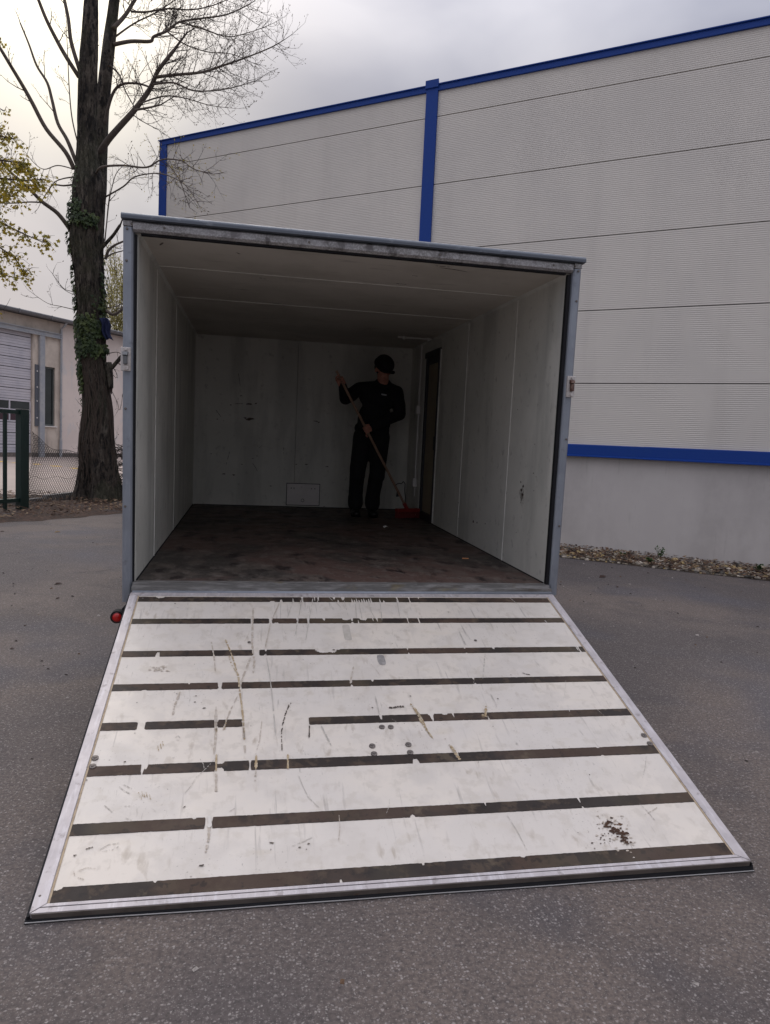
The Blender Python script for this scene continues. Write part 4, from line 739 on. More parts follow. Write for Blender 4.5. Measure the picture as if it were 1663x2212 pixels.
# ------------------------------------------------------------------ green steel fence bay (left edge)
GRN = mat('dark_green_paint', (.006, .022, .017), .4, layers=((4, 5, .5, .7, (.010, .032, .026), .6), (25, 5, .66, .75, (.05, .04, .03), .5)))
pa = ground(48, 1105); top = 1.397+(917.5-878)*((pa-CP).dot(Y))/F
FD = Vector((-.62, -.78, 0)).normalized(); FD = (ground(5, 1109)-pa); FD.z = 0; FD.normalize(); FN = Vector((-FD.y, FD.x, 0))
fence = tag(empty('steel_fence', Matrix.Translation((pa.x, pa.y, 0))), 'dark green steel bar fence with a thick end post at the left edge', 'fence')
MB().obox((0, 0, top/2), FD, FN, ez, .088, .06, top/2).build('post', GRN, fence, bevel=.006)
MB().obox((0, 0, top+.008), FD, FN, ez, .092, .064, .006).build('post_cap', mat('cap_grey', (.22, .22, .2), .6), fence)
q = FD*1.39; MB().obox((q.x, q.y, top-.045), FD, FN, ez, 1.30, .028, .032).build('rail', GRN, fence)
MB().obox((q.x, q.y, .20), FD, FN, ez, 1.30, .028, .032).build('rail', GRN, fence)
for k in range(10):
    q = FD*(.365+k*.26); MB().obox((q.x, q.y, (top-.08+.05)/2), FD, FN, ez, .028, .020, (top-.13)/2).build('bar', GRN, fence, bevel=.003)
# chain-link fence
WIRE = mat('fence_wire', (.030, .027, .025), .7)
cA = Vector((pa.x+.10, pa.y+.10, 0)); cB = ground(182, 1074); cB.z = 0; cl = (cB-cA).length; cdv = (cB-cA).normalized(); cnv = Vector((-cdv.y, cdv.x, 0))
clf = tag(empty('chain_link_fence', Matrix.Translation(cA)), 'sagging rusty chain-link fence between the green post and the tree', 'fence')
def ctop(s):
    t = s/cl; return 1.35-.62*t**.7+.24*t*t+.03*math.sin(t*14)
def cpt(s, z): return cdv*s+cnv*(.05*math.sin(s*2.1)+.035*math.sin(z*4+s))+Vector((0, 0, z+.03*math.sin(s*3)*(z/1.4)))
b = MB(); dw, dh = .092, .078
for sg in (-1, 1):
    for k in range(-24, 60):
        P = []; s0 = k*dw; n = 60
        for i in range(n):
            z = .10+i*dh/2; s = s0+sg*i*dw/2
            if 0 <= s <= cl and z <= ctop(s): P.append(cpt(s, z)+cnv*(.004*sg))
            elif P: break
        if len(P) > 1: b.tube(P, .0040, 3, False)
tag(b.build('wire_mesh', WIRE, clf), kind='stuff')
b = MB(); b.tube([cpt(cl*i/30, ctop(cl*i/30)) for i in range(31)], .005, 5); b.build('top_wire', WIRE, clf)
b = MB(); b.tube([cpt(cl*i/30, .55-.1*i/30+.03*math.sin(i*.6)) for i in range(31)], .0035, 4); b.build('tension_wire', WIRE, clf)
ka, kb = ground(96, 1086), ground(168, 1077); kc = (ka+kb)/2; kd = (kb-ka).normalized(); kl = (kb-ka).length/2
kst = MB().obox((kc.x, kc.y, .07), kd, Vector((-kd.y, kd.x, 0)), ez, kl, .05, .08).build('kerb_stone', KERB, bevel=.01); tag(kst, 'grey concrete kerb stone behind the chain-link fence, left of the trunk', 'kerb')
ka2 = ka-kd*.08; kst2 = MB().obox((ka2.x-kd.x*.9, ka2.y-kd.y*.9, .03), kd, Vector((-kd.y, kd.x, 0)), ez, .85, .05, .08).build('kerb_stone', KERB, bevel=.01); tag(kst2, 'grey concrete kerb stone behind the green bars, half sunk in litter', 'kerb')

# ------------------------------------------------------------------ trees
BARK = mat('poplar_bark', (.072, .058, .045), .95, layers=((2.5, 5, .46, .56, (.036, .030, .023), .8), (9, 7, .50, .58, (.14, .118, .094), .8, (1, 1, .32)), (17, 6, .50, .57, (.010, .008, .007), .95, (1, 1, .28)), (1.2, 3, .5, .6, (.066, .068, .040), .5)), bump=((11, 1, .12, (1, 1, .28)), (34, 1, .03, (1, 1, .5))))
BARK2 = mat('grey_limb_bark', (.125, .100, .082), .9, layers=((5, 5, .42, .65, (.075, .058, .048), .8), (25, 5, .55, .7, (.21, .185, .16), .6, (1, 1, .5)), (3, 4, .6, .7, (.15, .115, .035), .5)), bump=((25, .7, .015, (1, 1, .4)),))
TWIG = mat('twig_bark', (.050, .036, .030), .85)
BUDM = mat('bud', (.085, .055, .030), .7, trans=.2)
YLF = mat('young_leaf', (.42, .31, .03), .6, layers=((8, 2, .45, .58, (.17, .17, .025), .8),), trans=.5)
IVY = mat('ivy_leaf', (.036, .060, .016), .5, spec=.3, layers=((3, 3, .45, .56, (.080, .105, .026), .8), (9, 2, .5, .58, (.014, .028, .010), .8)), trans=.12)
def px2r(wpx, p): return .5*wpx*((p-CP).dot(Y))/F
TY = 11.54
poplar = tag(empty('poplar_tree', Matrix.Translation((-3.5, TY, 0))), 'tall bare two-stemmed tree with ivy-clad trunk left of the trailer', 'tree')
OFF = Vector((3.5, -TY, 0))
def stem(name, pts, ms, sides=40, sub=6, y=TY, ridge=.07, ff=7, flare=False, parent=poplar, off=OFF):
    P = []; Rr = []
    for u, v, wpx, dy in pts: p = atY(u, v, y+dy); P.append(p); Rr.append(px2r(wpx, p))
    Q = []; r = []
    for i in range(len(P)-1):
        p0, p1, p2, p3 = P[max(i-1, 0)], P[i], P[i+1], P[min(i+2, len(P)-1)]
        for k in range(sub):
            t = k/sub; Q.append(.5*((2*p1)+(p2-p0)*t+(2*p0-5*p1+4*p2-p3)*t*t+(3*p1-p0-3*p2+p3)*t**3)); r.append(Rr[i]*(1-t)+Rr[i+1]*t)
    Q.append(P[-1]); r.append(Rr[-1])
    def fn(i, q, p):
        n_ = noise.fractal(Vector((math.cos(q)*4.5, math.sin(q)*4.5, p.z*.9)), 1, 2, 3); rd = 1-abs(noise.noise(Vector((math.cos(q)*ff, math.sin(q)*ff, p.z*1.5))))*2.6
        k = 1+ridge*(.55*n_+.8*rd*.6)
        if flare:
            h = max(0, 1-p.z/1.3); k += h*h*(.22*math.sin(q*3+1.1)+.16*math.sin(q*5+.4)+.05)
        return k
    b = MB(); b.tube([p+off for p in Q], r, sides, True, fn); o = b.build(name, ms, parent, smooth=True); return Q, r
low = [(219, 1090, 100, 0), (218, 1060, 88, 0), (214, 1014, 76, 0), (209, 953, 68, 0), (211, 892, 58, 0), (208, 851, 53, 0), (200, 770, 51, 0), (196, 669, 54, 0), (192, 588, 58, 0), (187, 518, 66, 0), (190, 450, 64, 0), (191, 400, 62, 0), (189, 355, 46, 0), (187, 291, 37, -.05), (189.5, 166, 36, -.1), (194, 83, 33, -.1), (197, 0, 27, -.15), (203, -110, 22, -.2), (210, -260, 15, -.2), (213, -420, 7, -.2)]
tq, trr = stem('trunk', low, BARK, 110, 22, flare=True, ridge=.13, ff=13)
sq, srr = stem('stem', [(207, 470, 30, .25), (213, 415, 31, .3), (217, 330, 28, .4), (220, 249, 27, .5), (227.5, 166, 27, .55), (237, 83, 25, .6), (247, 0, 21, .65), (262, -120, 16, .7), (285, -280, 10, .8), (300, -420, 5, .8)], BARK, 36, 8)
def z1(x, y): return x*.4156, y*.4156
RT = random.Random(77)
tw = MB(); bd = MB(); ylf = MB()
def leafq(b, p, d, s, wd=.5):
    d = d.normalized(); n_ = Vector((RT.uniform(-1, 1), RT.uniform(-1, 1), RT.uniform(-.3, 1))); a = d.cross(n_)
    if a.length < .1: a = d.orthogonal()
    a = a.normalized(); b.add([p, p+d*s*.45+a*s*wd*.5, p+d*s, p+d*s*.45-a*s*wd*.5], [(0, 1, 2, 3)])
def grow(p, d, L_, r, lev, up=.25, bud=1.0, buds=None, jit=.16, kids=None):
    n = max(3, int(L_/.16)) if lev < 2 else 3; P = [p.copy()]; q = p.copy(); d = d.normalized(); st = L_/n
    for i in range(n):
        d = (d+Vector((RT.gauss(0, jit), RT.gauss(0, jit), RT.gauss(0, jit)+up*.28))).normalized(); q = q+d*st; P.append(q.copy())
    rr = [r*(1-.75*i/n) for i in range(n+1)]
    tw.tube([x+OFF for x in P], rr, 4 if lev == 0 else 3, False)
    if lev < 2:
        m = kids if kids else (int(L_/.13) if lev == 0 else int(L_/.07))
        for k in range(m):
            t = (k+RT.random())/m; t = .12+.88*t; i = min(int(t*n), n-1); pp = P[i].lerp(P[i+1], t*n-i); dd = (P[i+1]-P[i]).normalized()
            sd = dd.orthogonal().normalized(); sd.rotate(Matrix.Rotation(RT.uniform(0, 6.283), 3, dd)); nd = dd*RT.uniform(.5, 1.0)+sd*RT.uniform(.5, .9)+Vector((0, 0, .15))
            grow(pp, nd, L_*RT.uniform(.22, .48)*(1-.35*t), r*.55*(1-.4*t)+.0009, lev+1, up*1.2, bud, buds, jit)
    if lev >= 1 and RT.random() < bud:
        leafq(buds or bd, P[-1]+OFF, d, RT.uniform(.025, .045), .4)
        if lev == 2 and RT.random() < .5: leafq(buds or bd, P[1]+OFF, (d+Vector((RT.uniform(-1, 1), RT.uniform(-1, 1), 0))), .02, .35)
def branch(pts, w0, w1, dys, name='branch', dens=9, LL=(.5, 1.2), up=.3, start=.25, bud=1.0, buds=None, y=TY, m=None, kids=None):
    n = len(pts); px = [(u, v, w0+(w1-w0)*i/(n-1), dys[0]+(dys[1]-dys[0])*i/(n-1)) for i, (u, v) in enumerate(pts)]
    Q, r = stem(name, px, m or BARK2, 10, 5, y=y, ridge=.06)
    tot = sum((Q[i+1]-Q[i]).length for i in range(len(Q)-1)); c = int(tot*dens*1.75)
    for k in range(c):
        t = start+(1-start)*((k+RT.random())/c); i = min(int(t*(len(Q)-1)), len(Q)-2); pp = Q[i].lerp(Q[i+1], RT.random()); dd = (Q[i+1]-Q[i]).normalized()
        sd = dd.orthogonal().normalized(); sd.rotate(Matrix.Rotation(RT.uniform(0, 6.283), 3, dd)); nd = dd*RT.uniform(.4, .9)+sd+Vector((0, 0, .1))
        grow(pp, nd, RT.uniform(*LL)*(1-.3*t), max(.0050, min(r[i]*.38, .011)), 0, up, bud, buds, .14, kids)
    grow(Q[-1], Q[-1]-Q[-3], LL[0]*1.2, max(r[-1]*.9, .004), 0, up, bud, buds)
    return Q
Z = lambda L_: [z1(*q) for q in L_]
# dead and bare limbs on the left
branch(Z([(385, 880), (340, 790), (240, 670), (170, 540), (120, 450), (60, 350), (0, 250), (-80, 120)]), 9.5, 6, (0, -.6), dens=1.0, LL=(.3, .7), start=.3)
branch(Z([(398, 850), (350, 730), (300, 640), (270, 520), (245, 430), (190, 340), (150, 230), (105, 120)]), 8.5, 3, (0, .3), dens=1.0, LL=(.3, .6), start=.3)
branch(Z([(410, 400), (340, 290), (290, 200), (240, 100), (200, 0), (150, -130)]), 9, 6, (0, -.2), dens=1.0, LL=(.4, .8))
branch(Z([(415, 370), (370, 220), (355, 100), (335, 0), (310, -140)]), 8.5, 6, (0, .2), dens=1.0, LL=(.4, .8))
branch(Z([(408, 760), (375, 620), (360, 470), (352, 300), (345, 150)]), 3, 1.3, (-.1, -.4), dens=2, LL=(.25, .6))
branch(Z([(370, 1200), (300, 1110), (220, 1050), (160, 990), (100, 935), (40, 880), (-20, 800)]), 9.5, 4, (0, -.8), dens=2, LL=(.4, .9), start=.45, up=-.1)
branch(Z([(215, 1052), (150, 1050), (70, 1056), (-10, 1056)]), 3.5, 2, (-.3, -.5), dens=4, LL=(.3, .5), up=-.2)
branch(Z([(382, 960), (330, 965), (275, 962), (245, 1000), (228, 1025)]), 4, 2, (0, -.4), dens=3, LL=(.3, .7), up=-.2)
branch(Z([(382, 920), (330, 928), (285, 945), (262, 975)]), 3.2, 1.6, (0, -.3), dens=3, LL=(.3, .7), up=-.2)
branch(Z([(385, 880), (300, 860), (230, 880), (180, 850), (130, 790)]), 2.6, 1, (0, .4), dens=3, LL=(.3, .6))
# the big fan of twigs to the right
D = 9
branch(Z([(515, 800), (560, 730), (620, 660), (700, 570), (780, 460), (820, 370), (905, 260)]), 15, 7, (.32, -.5), dens=5, LL=(.5, 1.1), start=.45)
branch(Z([(700, 572), (770, 560), (835, 545)]), 5, 3, (-.3, -.6), dens=10, LL=(.5, 1.0))
branch(Z([(800, 402), (900, 390), (1050, 375), (1160, 340), (1250, 310), (1400, 250), (1480, 205)]), 7, 1.5, (-.4, -.9), dens=D, LL=(.4, 1.0), start=.1)
branch(Z([(790, 440), (900, 430), (1000, 470), (1120, 470), (1230, 450), (1330, 420)]), 4.5, 1.2, (-.4, -1.3), dens=D, LL=(.4, .9), start=.2)
branch(Z([(720, 540), (850, 500), (960, 510), (1080, 545), (1180, 560)]), 3.5, 1, (-.4, .2), dens=D, LL=(.4, .8), start=.2)
branch(Z([(590, 232), (680, 215), (780, 215), (800, 190), (870, 160), (930, 115), (1050, 95), (1180, 75), (1300, 20)]), 8.5, 2, (.5, .2), dens=D, LL=(.5, 1.1), start=.35)
branch(Z([(930, 115), (1050, 150), (1180, 190), (1290, 170), (1400, 130)]), 3.2, 1, (.3, -.6), dens=D, LL=(.4, 1.0), start=.1)
branch(Z([(870, 165), (960, 230), (1080, 270), (1200, 280), (1320, 330)]), 3.2, 1, (.3, .8), dens=D, LL=(.4, .9), start=.1)
branch(Z([(585, 150), (650, 80), (700, 0), (760, -90)]), 9.5, 6, (.5, .8), dens=4, LL=(.6, 1.1))
branch(Z([(680, 60), (760, 62), (870, 45), (1000, 50), (1130, 20), (1250, -40)]), 4.5, 1.4, (.7, .4), dens=D, LL=(.5, 1.0), start=.2)
branch(Z([(540, 650), (580, 500), (630, 440), (720, 435), (800, 462)]), 7, 3.5, (.4, -.1), dens=5, LL=(.4, 1.0), start=.3)
branch(Z([(560, 330), (620, 390), (650, 470), (700, 560)]), 4, 2, (.5, .1), dens=6, LL=(.4, .9))
branch(Z([(600, 190), (700, 120), (820, 60), (950, -30)]), 4, 2, (.6, 1.2), dens=D, LL=(.4, 1.0))
branch(Z([(500, 900), (530, 868), (640, 860), (760, 870), (840, 830), (940, 835), (1010, 880), (1110, 905)]), 5.5, 1.6, (-.2, -3.3), dens=6, LL=(.3, .75), start=.3, up=-.1, buds=ylf)
branch(Z([(870, 850), (930, 930), (960, 1010), (985, 1080)]), 2.6, 1.2, (-2.1, -2.9), dens=6, LL=(.3, .6), up=-.1, buds=ylf)
branch(Z([(545, 1025), (640, 970), (690, 925), (760, 905), (850, 905), (960, 960), (1030, 1060)]), 3.6, 1.4, (.1, -3.2), dens=3, LL=(.3, .7), up=-.05)
branch(Z([(545, 1250), (565, 1060), (585, 960), (605, 900), (640, 860)]), 2.8, 1.2, (.1, .3), dens=2.5, LL=(.2, .6))
# fine sprays above
for k in range(10):
    u = RT.uniform(240, 420); branch([(u, RT.uniform(-30, 10)), (u+40, -60), (u+70, -110)], 2, 1, (.4, .4), dens=6, LL=(.4, .8))
def za2(x, y): return x*.2031, 587.5+y*.2031
branch([za2(820, 210), za2(700, 190), za2(620, 110), za2(560, 20)], 1.7, .8, (0, -.2), dens=5, LL=(.15, .5)); branch([za2(790, 400), za2(640, 365), za2(500, 330), za2(310, 200)], 1.9, .6, (-.1, -.4), dens=3, LL=(.15, .5)); branch([za2(800, 250), za2(700, 200), za2(620, 130)], 1.4, .8, (-.2, -.4), dens=4, LL=(.15, .4))
def z2(x, y): return x*.332, 432+y*.332
branch([z2(640, 335), z2(700, 270), z2(740, 225), z2(780, 165)], 8, 6, (-.1, -.3), name='broken_branch', dens=0, LL=(.15, .2), m=BARK)
branch([z2(685, 385), z2(705, 330), z2(745, 295), z2(800, 270)], 6.5, 4, (-.1, -.3), dens=4, LL=(.3, .6)); branch([z2(690, 375), z2(730, 350), z2(800, 330)], 3.5, 2, (-.1, -.3), dens=3, LL=(.2, .5))
branch([z2(675, 300), z2(690, 180), z2(700, 60), z2(715, -60)], 2.2, 1.3, (-.1, -.1), dens=2, LL=(.2, .5)); branch([z2(690, 720), z2(740, 745), z2(800, 705), z2(860, 640)], 7, 4.5, (-.1, -.3), dens=3, LL=(.3, .6))
branch([z2(690, 700), z2(760, 690), z2(830, 650)], 2.5, 1.5, (-.1, -.2), dens=3, LL=(.2, .6)); branch([z2(675, 1085), z2(715, 1100), z2(755, 1060), z2(800, 1010), z2(850, 960)], 8, 9, (-.05, -.3), name='broken_branch', dens=3, LL=(.2, .5), up=-.5, m=BARK)
branch([z2(700, 1060), z2(715, 1140), z2(722, 1225)], 17, 9, (-.1, -.15), name='broken_branch', dens=3, LL=(.1, .3), up=-.6, m=BARK); branch([z2(700, 1000), z2(760, 990), z2(800, 1010)], 2, 1.2, (-.1, -.3), dens=2, LL=(.15, .4), up=-.4)
branch([z2(720, 1230), z2(760, 1310), z2(780, 1365), z2(800, 1250)], 1.3, .8, (-.1, -.2), dens=3, LL=(.1, .4), up=-.4)
branch([z2(540, 1350), z2(512, 1320)], 1.2, .8, (-.4, -.5), dens=2, LL=(.1, .2)); branch([z2(505, 1650), z2(512, 1540), z2(518, 1460)], 1.5, .8, (-.4, -.4), dens=3, LL=(.1, .3))
for k in range(44):      # suckers at the foot
    u, v = RT.uniform(175, 262), RT.uniform(960, 1080); p = atY(u, v, TY-.48); grow(p, Vector((RT.uniform(-1, 1), RT.uniform(-.6, .1), RT.uniform(-.2, .9))), RT.uniform(.15, .5), .004, 1, .2, .3)
tag(tw.build('twigs', TWIG, poplar), kind='stuff'); tag(bd.build('buds', BUDM, poplar), kind='stuff'); tag(ylf.build('young_leaves', YLF, poplar), kind='stuff')
# ivy: leaves on the trunk plus climbing stems
ivy = tag(empty('ivy', Matrix.Translation((-3.5, TY-.4, 0))), 'dark green ivy climbing the tree trunk, thickest at mid height', 'ivy')
IO = Vector((3.5, -(TY-.4), 0)); b = MB()
def on_trunk(v_px, ang, lift=.02):
    zt = atY(195, v_px, TY).z; i = min(range(len(tq)), key=lambda k: abs(tq[k].z-zt)); c_ = tq[i]; q = Vector((math.sin(ang), -math.cos(ang), 0)); return c_+q*(trr[i]*1.04+lift)+Vector((0, 0, RT.uniform(-.04, .04))), q
def ivyleaf(p, n_, s):
    up_ = Vector((RT.uniform(-.5, .5), 0, -1)); a = up_.cross(n_).normalized(); u_ = (n_*RT.uniform(.1, .5)+up_).normalized(); t = n_*s*.12
    b.add([p-u_*s*.35+IO, p-u_*s*.5+a*s*.32+IO-t, p-u_*s*.05+a*s*.52+IO-t, p+u_*s*.1+a*s*.25+IO, p+u_*s*.62+IO-t, p+u_*s*.1-a*s*.25+IO, p-u_*s*.05-a*s*.52+IO-t, p-u_*s*.5-a*s*.32+IO-t], [(0, 1, 2, 3), (0, 3, 4, 5), (0, 5, 6, 7)])
def ivyband(n, v0, v1, a0, a1, s0=.055, s1=.095, lift=(.0, .08)):
    for k in range(n):
        v = RT.triangular(v0, v1, (v0+v1)/2); p, n_ = on_trunk(v, RT.uniform(a0, a1), RT.uniform(*lift)); n_ = (n_+Vector((RT.uniform(-.5, .5), RT.uniform(-.5, .2), RT.uniform(-.2, .6)))).normalized(); ivyleaf(p, n_, RT.uniform(s0, s1))
ivyband(520, 682, 735, -1.7, 1.7); ivyband(260, 722, 775, -1.8, .5); ivyband(170, 745, 775, -1.6, 1.5); ivyband(220, 765, 855, -1.9, -.75); ivyband(90, 620, 690, -1.9, -1.1); ivyband(110, 560, 700, .9, 1.8, .04, .07); ivyband(60, 640, 690, .3, 1.5, .04, .07)
ivyband(150, 432, 505, -1.7, -.2); ivyband(80, 470, 500, -.4, .8); ivyband(80, 500, 570, -1.9, -1.2); ivyband(60, 560, 640, -1.9, -1.2); ivyband(35, 370, 440, -1.5, -.3, .04, .06); ivyband(60, 780, 830, 1.2, 1.9, .04, .07); ivyband(24, 850, 900, -1.9, -1.3, .04, .07)
tag(b.build('ivy_leaves', IVY, ivy), kind='stuff')
b = MB()
for k in range(46):
    a = RT.uniform(-1.6, 1.7); v = RT.uniform(950, 1070); P = []
    while v > RT.uniform(560, 800):
        p, n_ = on_trunk(v, a, .006); P.append(p+IO); v -= RT.uniform(10, 18); a += RT.gauss(0, .10)
    if len(P) > 2: b.tube(P, [RT.uniform(.004, .011)]*len(P), 4, False)
tag(b.build('ivy_stems', mat('ivy_stem', (.062, .045, .034), .9), ivy), kind='stuff')
# blue cloth caught on a stub
BCL = mat('blue_cloth', (.006, .012, .055), .8, bump=((15, .6, .02),)); ca = atY(231, 690, TY-.25)
b = MB(); nx, nz = 10, 16; vs = []
for i in range(nz+1):
    for k in range(nx+1):
        t, s = i/nz, k/nx; wd = .17-.05*t; vs.append((ca.x-.06+.10*t+wd*(s-.5)+.02*math.sin(t*7), ca.y-.03*math.sin(s*9+t*3)-.02*math.sin(s*17), ca.z-.40*t+.03*math.sin(s*3)))
b.add(vs, [(i*(nx+1)+k, i*(nx+1)+k+1, (i+1)*(nx+1)+k+1, (i+1)*(nx+1)+k) for i in range(nz) for k in range(nx)])
o = b.build('cloth', BCL, smooth=True); sm = o.modifiers.new('solid', 'SOLIDIFY'); sm.thickness = .006; tag(o, 'dark blue cloth hanging from a branch stub beside the ivy', 'cloth')
# brush pile right of the trunk
b = MB(); bc = atY(262, 1040, 12.3)
for k in range(260):
    p = Vector((bc.x+RT.uniform(-.25, .8), bc.y+RT.uniform(-.5, .6), RT.uniform(0, 1.15)**1.1)); d = Vector((RT.uniform(-1, 1), RT.uniform(-1, 1), RT.uniform(-.4, .7))).normalized()*RT.uniform(.15, .5)
    b.tube([p-d, p+Vector((RT.uniform(-.06, .06), 0, RT.uniform(-.05, .08))), p+d], [.011, .008, .004], 4)
o = b.build('brush_pile', TWIG); tag(o, 'tangled pile of dead brown branches between tree and trailer', 'brush pile')

# leafy tree at the left edge
LTY = 9.6
TO2 = Vector((6.9, -LTY, 0)); ltree = tag(empty('leafy_tree', Matrix.Translation((-6.9, LTY, 0))), 'tree with yellow-green young leaves reaching in from the left edge', 'tree')
P = [Vector((-6.9, LTY, 0)), Vector((-6.95, LTY, 1.5)), Vector((-6.8, LTY, 3)), Vector((-6.85, LTY, 5)), Vector((-6.9, LTY, 7.5))]
b = MB(); b.tube([p+TO2 for p in lerp_path(P, 30)], [.17-.13*i/30 for i in range(31)], 16, True, lambda i, q, p: 1+.12*noise.noise(Vector((math.cos(q)*2, math.sin(q)*2, p.z*2)))); b.build('trunk', BARK2, ltree, smooth=True)
lf = MB(); lt = MB(); RLf = random.Random(31)
def mleaf(p, s):
    n_ = Vector((RLf.gauss(0, .7), RLf.gauss(-.3, .7), RLf.uniform(-.2, 1))).normalized(); d = Vector((RLf.gauss(0, .6), RLf.gauss(0, .6), -.8)); d = (d-n_*d.dot(n_)).normalized(); a = d.cross(n_)
    q = [(0, 0), (.55, -.15), (.38, .28), (.62, .62), (.16, .62), (0, 1.0), (-.16, .62), (-.62, .62), (-.38, .28), (-.55, -.15)]
    lf.add([p+a*x*s+d*y*s+n_*(-.25*s*abs(x)) for x, y in q], [(0, 1, 2, 3, 4), (0, 4, 5, 6), (0, 6, 7, 8, 9)])
def lbranch(pts, w0, dy, n, sprd, nl=7):
    n = int(n*2.5)
    Q = [atY(u, v, LTY+dy*i/(len(pts)-1)) for i, (u, v) in enumerate(pts)]; zr = max(Q[0].z-.9, 1.6); Q = [Vector((-6.85, LTY, zr)), Vector((-6.5, LTY, zr+.35))]+Q; Q = lerp_path(Q, 22)[0:]; lt.tube([q+TO2 for q in Q], [w0*1.15*(1-.8*i/22) for i in range(23)], 6)
    for k in range(n):
        i = RLf.randrange(9, 23); p = Q[i]; d = Vector((RLf.gauss(.3, .6), RLf.gauss(0, .8), RLf.gauss(-.1, .6))).normalized(); L_ = RLf.uniform(.3, 1)*sprd; e = p+d*L_; m = p+d*L_*.5+Vector((0, 0, .05))
        lt.tube([p+TO2, m+TO2, e+TO2], [.006, .004, .002], 4)
        for q_ in range(nl):
            t = RLf.uniform(.25, 1.05); c_ = p.lerp(e, t)+Vector((RLf.gauss(0, .045), RLf.gauss(0, .045), RLf.gauss(-.02, .045))); mleaf(c_+TO2, RLf.uniform(.038, .062))
lbranch([(-160, 330), (-80, 300), (-20, 290), (25, 300)], .03, -.6, 26, .42)
lbranch([(-160, 360), (-70, 350), (-10, 345), (45, 352), (62, 372)], .035, .3, 34, .38)
lbranch([(-160, 420), (-60, 385), (0, 385), (50, 390), (85, 388)], .035, -.9, 34, .36)
lbranch([(-150, 430), (-60, 440), (-10, 420), (30, 425)], .035, .8, 30, .45)
lbranch([(-150, 420), (-60, 470), (0, 480), (50, 505), (92, 523)], .035, -.3, 24, .30, 6)
lbranch([(-150, 480), (-60, 520), (0, 535), (30, 555), (52, 590)], .03, .4, 26, .30, 6)
lbranch([(-150, 520), (-60, 570), (-5, 590), (30, 600)], .025, -.6, 14, .28, 6)
lbranch([(-150, 280), (-70, 230), (-20, 225), (10, 240)], .03, .2, 12, .35)
lbranch([(-150, 120), (-80, 90), (-20, 80), (2, 85)], .03, .2, 10, .22)
lbranch([(-100, 700), (-30, 680), (10, 668), (22, 645)], .012, .2, 2, .15, 2)
for k in range(60):      # the rest of the crown, outside the frame
    a_ = RLf.uniform(1.9, 4.6); z_ = RLf.uniform(2.8, 7.2); l_ = RLf.uniform(.8, 2.3)*(1-(z_-4.6)**2/12); p0_ = Vector((-6.88, LTY, z_-.4)); e_ = p0_+Vector((math.cos(a_)*l_, math.sin(a_)*l_, l_*.35)); lt.tube([p0_+TO2, p0_.lerp(e_, .5)+Vector((0, 0, .08))+TO2, e_+TO2], [.02, .012, .004], 4)
    for q_ in range(34): mleaf(p0_.lerp(e_, RLf.uniform(.35, 1.05))+Vector((RLf.gauss(0, .16), RLf.gauss(0, .16), RLf.gauss(0, .12)))+TO2, RLf.uniform(.038, .062))
tag(lt.build('branches', TWIG, ltree), kind='stuff'); tag(lf.build('leaves', YLF, ltree), kind='stuff')
# distant willow behind the hall
wt_ = tag(empty('distant_tree', Matrix.Translation((-9.6, 52, 0))), 'distant pale yellow-green tree seen between trunk and trailer, above the hall', 'tree')
wc = atY(285, 700, 52.0); WO = Vector((9.6, -52, 0)); wx = wc.x
b = MB(); b.tube([Vector((wx, 52, 0))+WO, Vector((wx+.2, 52, 4))+WO, Vector((wx, 52, 9))+WO], [.35, .25, .1], 10); b.build('trunk', BARK2, wt_)
b = MB(); b2 = MB(); zt_ = atY(250, 575, 52).z
for k in range(520):
    x = RLf.gauss(0, 1.5); zb_ = RLf.uniform(4.5, zt_-.5); y = RLf.gauss(0, 1.2); lim = (1-((zb_-6)/(zt_-3)) ** 2)
    if abs(x) > 2.9*max(lim, .25): continue
    p = Vector((wx+x, 52+y, zb_)); L_ = RLf.uniform(1.0, 2.2); d = Vector((x*.12+RLf.gauss(0, .12), RLf.gauss(0, .1), 1)).normalized(); b2.tube([p+WO, p+d*L_+WO], [.022, .008], 3)
    for q_ in range(46):
        c_ = p+d*L_*RLf.random()+Vector((RLf.gauss(0, .13), RLf.gauss(0, .13), RLf.gauss(0, .1))); s = RLf.uniform(.05, .10); e = Vector((RLf.gauss(0, .4), RLf.gauss(0, .4), 1)).normalized(); a = Vector((RLf.gauss(0, 1), RLf.gauss(0, 1), 0)).normalized()*s*.4
        b.add([c_-e*s+WO, c_+a+WO, c_+e*s+WO, c_-a+WO], [(0, 1, 2, 3)])
YL2 = mat('willow_leaf', (.34, .30, .10), .7, trans=.4)
tag(b2.build('branches', TWIG, wt_), kind='stuff'); tag(b.build('leaves', YL2, wt_), kind='stuff')

# ------------------------------------------------------------------ weeds and single leaves
WEED = mat('weed_green', (.045, .09, .025), .6, trans=.2)
def weed(u, v, h, label):
    p = ground(u, v, .03); b = MB(); Rw = random.Random(int(u))
    for k in range(7):
        a = Rw.uniform(0, 6.3); e = p+Vector((math.cos(a)*h*.35, math.sin(a)*h*.35, h*Rw.uniform(.6, 1))); b.tube([p, p.lerp(e, .5)+Vector((0, 0, h*.12)), e], [.003, .002, .0015], 4)
        for q_ in range(9):
            c_ = p.lerp(e, Rw.uniform(.35, 1.05))+Vector((Rw.gauss(0, .018), Rw.gauss(0, .018), h*.06)); s = Rw.uniform(.012, .024); n_ = Vector((Rw.gauss(0, .5), Rw.gauss(0, .5), 1)).normalized(); x_ = n_.orthogonal().normalized(); y_ = n_.cross(x_)
            b.add([c_-x_*s, c_-y_*s*.6, c_+x_*s, c_+y_*s*.6], [(0, 1, 2, 3)])
    tag(b.build('weed', WEED), label, 'weed')
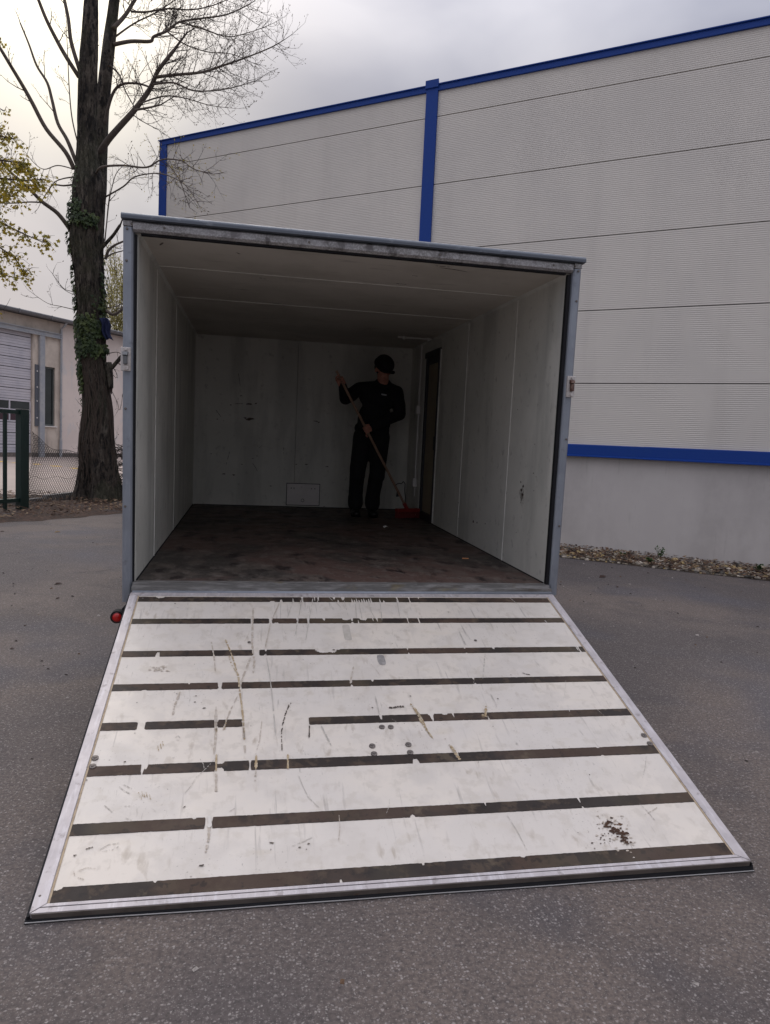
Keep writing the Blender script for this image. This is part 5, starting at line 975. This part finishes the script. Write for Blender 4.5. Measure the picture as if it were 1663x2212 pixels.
weed(1424, 1209, .17, 'small leafy green weed growing in the pebbles, nearer the trailer'); weed(1404, 1216, .07, 'low green sprout in the pebbles just left of the taller weed'); weed(1634, 1236, .11, 'low green weed in the pebbles near the right edge'); weed(1343, 1203, .06, 'faint dark green moss tuft in the pebbles beside the trailer post')
def dleaf(u, v, s, label, rz, mt=None):
    p = ground(u, v, .003); b = MB(); ax = Vector((math.cos(rz), math.sin(rz), .05)); ay = Vector((-math.sin(rz), math.cos(rz), 0)); z = Vector((0, 0, s*.3))
    b.add([p-ax*s, p-ax*s*.3+ay*s*.45+z*1.3, p+ax*s*.5+ay*s*.3+z, p+ax*s+z*.3, p+ax*s*.4-ay*s*.35+z*.6, p-ax*s*.35-ay*s*.4+z*.2, p+z*.1], [(0, 1, 6), (1, 2, 6), (2, 3, 6), (3, 4, 6), (4, 5, 6), (5, 0, 6)]); o = b.build('dry_leaf', mt or LIT[2]); tag(o, label, 'leaf', 'dry leaves lying on the asphalt')
def z4(x, y): return x*.2343, 950.3+y*.2343
for (x, y), s, lab, rz in ((z4(528, 852), .045, 'pale brown dry leaf on the asphalt just below the soil strip', .2), (z4(536, 1330), .035, 'dark dry leaf on the asphalt left of the trailer post', .4), (z4(533, 1462), .022, 'small dark leaf below the other one, left of the trailer post', 1), (z4(20, 846), .03, 'dark dry leaf on the asphalt at the left edge', 0), (z4(170, 1040), .02, 'tiny dark leaf on the pale asphalt near the left edge', 2), (z4(110, 1926), .016, 'dark leaf fragment low at the left edge beside the ramp', 0), (z4(232, 1712), .014, 'dark speck of leaf between left edge and red lamp', 1), ((1302, 1247), .06, 'dark curled leaf on the asphalt right of the trailer, nearer the wall', .3), ((1333, 1268), .035, 'dark leaf on the asphalt right of the trailer, farther from the wall', 1.2), ((1400, 1213+25), .02, 'small leaf at the edge of the pebbles', 0)):
    dleaf(x, y, s, lab, rz, LIT[3] if s == .045 else None)

# loose grit and crumbs on the forecourt, and one hairline crack
b = MB(); RG = random.Random(9); mi = []
for k in range(900):
    x, y = (RG.uniform(-4.5, 5.5), RG.uniform(-3.6, 6.5)); s_ = RG.choice((.0025, .003, .004, .006, .009))*(1 if y < 1 else 1.5)
    if abs(x) < 1.25 and -1.9 < y < 4.2: continue
    c_, sn_ = math.cos(k), math.sin(k); b.add([(x+(a*c_-d*sn_)*s_, y+(a*sn_+d*c_)*s_, .001+z*s_) for a, d, z in ((-1, -.6, 0), (1, -.5, 0), (.7, .8, 0), (-.8, .6, 0), (-.3, -.2, .7), (.5, .2, .55))], [(0, 1, 5, 4), (1, 2, 5), (2, 3, 4, 5), (3, 0, 4)]); mi += [RG.choice((0, 1, 1, 2))]*4
GR = [mat('grit', c, .9) for c in ((.34, .31, .28), (.05, .04, .035), (.12, .07, .04))]
o = b.build('grit', GR); o.data.polygons.foreach_set('material_index', mi); tag(o, 'loose grit and crumbs scattered over the asphalt', kind='stuff')
b = MB(); P = [ground(*z4(x, y), .0012) for x, y in ((735, 1224), (820, 1218), (900, 1212), (1000, 1196), (1060, 1190), (1140, 1176))]; Pn = []
for k, p in enumerate(lerp_path(P, 60)): Pn.append(p+Vector((noise.noise(Vector((k*.7, 0, 0)))*.02, noise.noise(Vector((k*.7, 5, 0)))*.03, 0)))
streak(b, Pn[::6], .012, ez, RG, .05); tag(b.build('asphalt_crack', mat('crack_dark', (.04, .034, .032), .95)), 'thin dark crack in the asphalt running up to the trailer post', kind='structure')
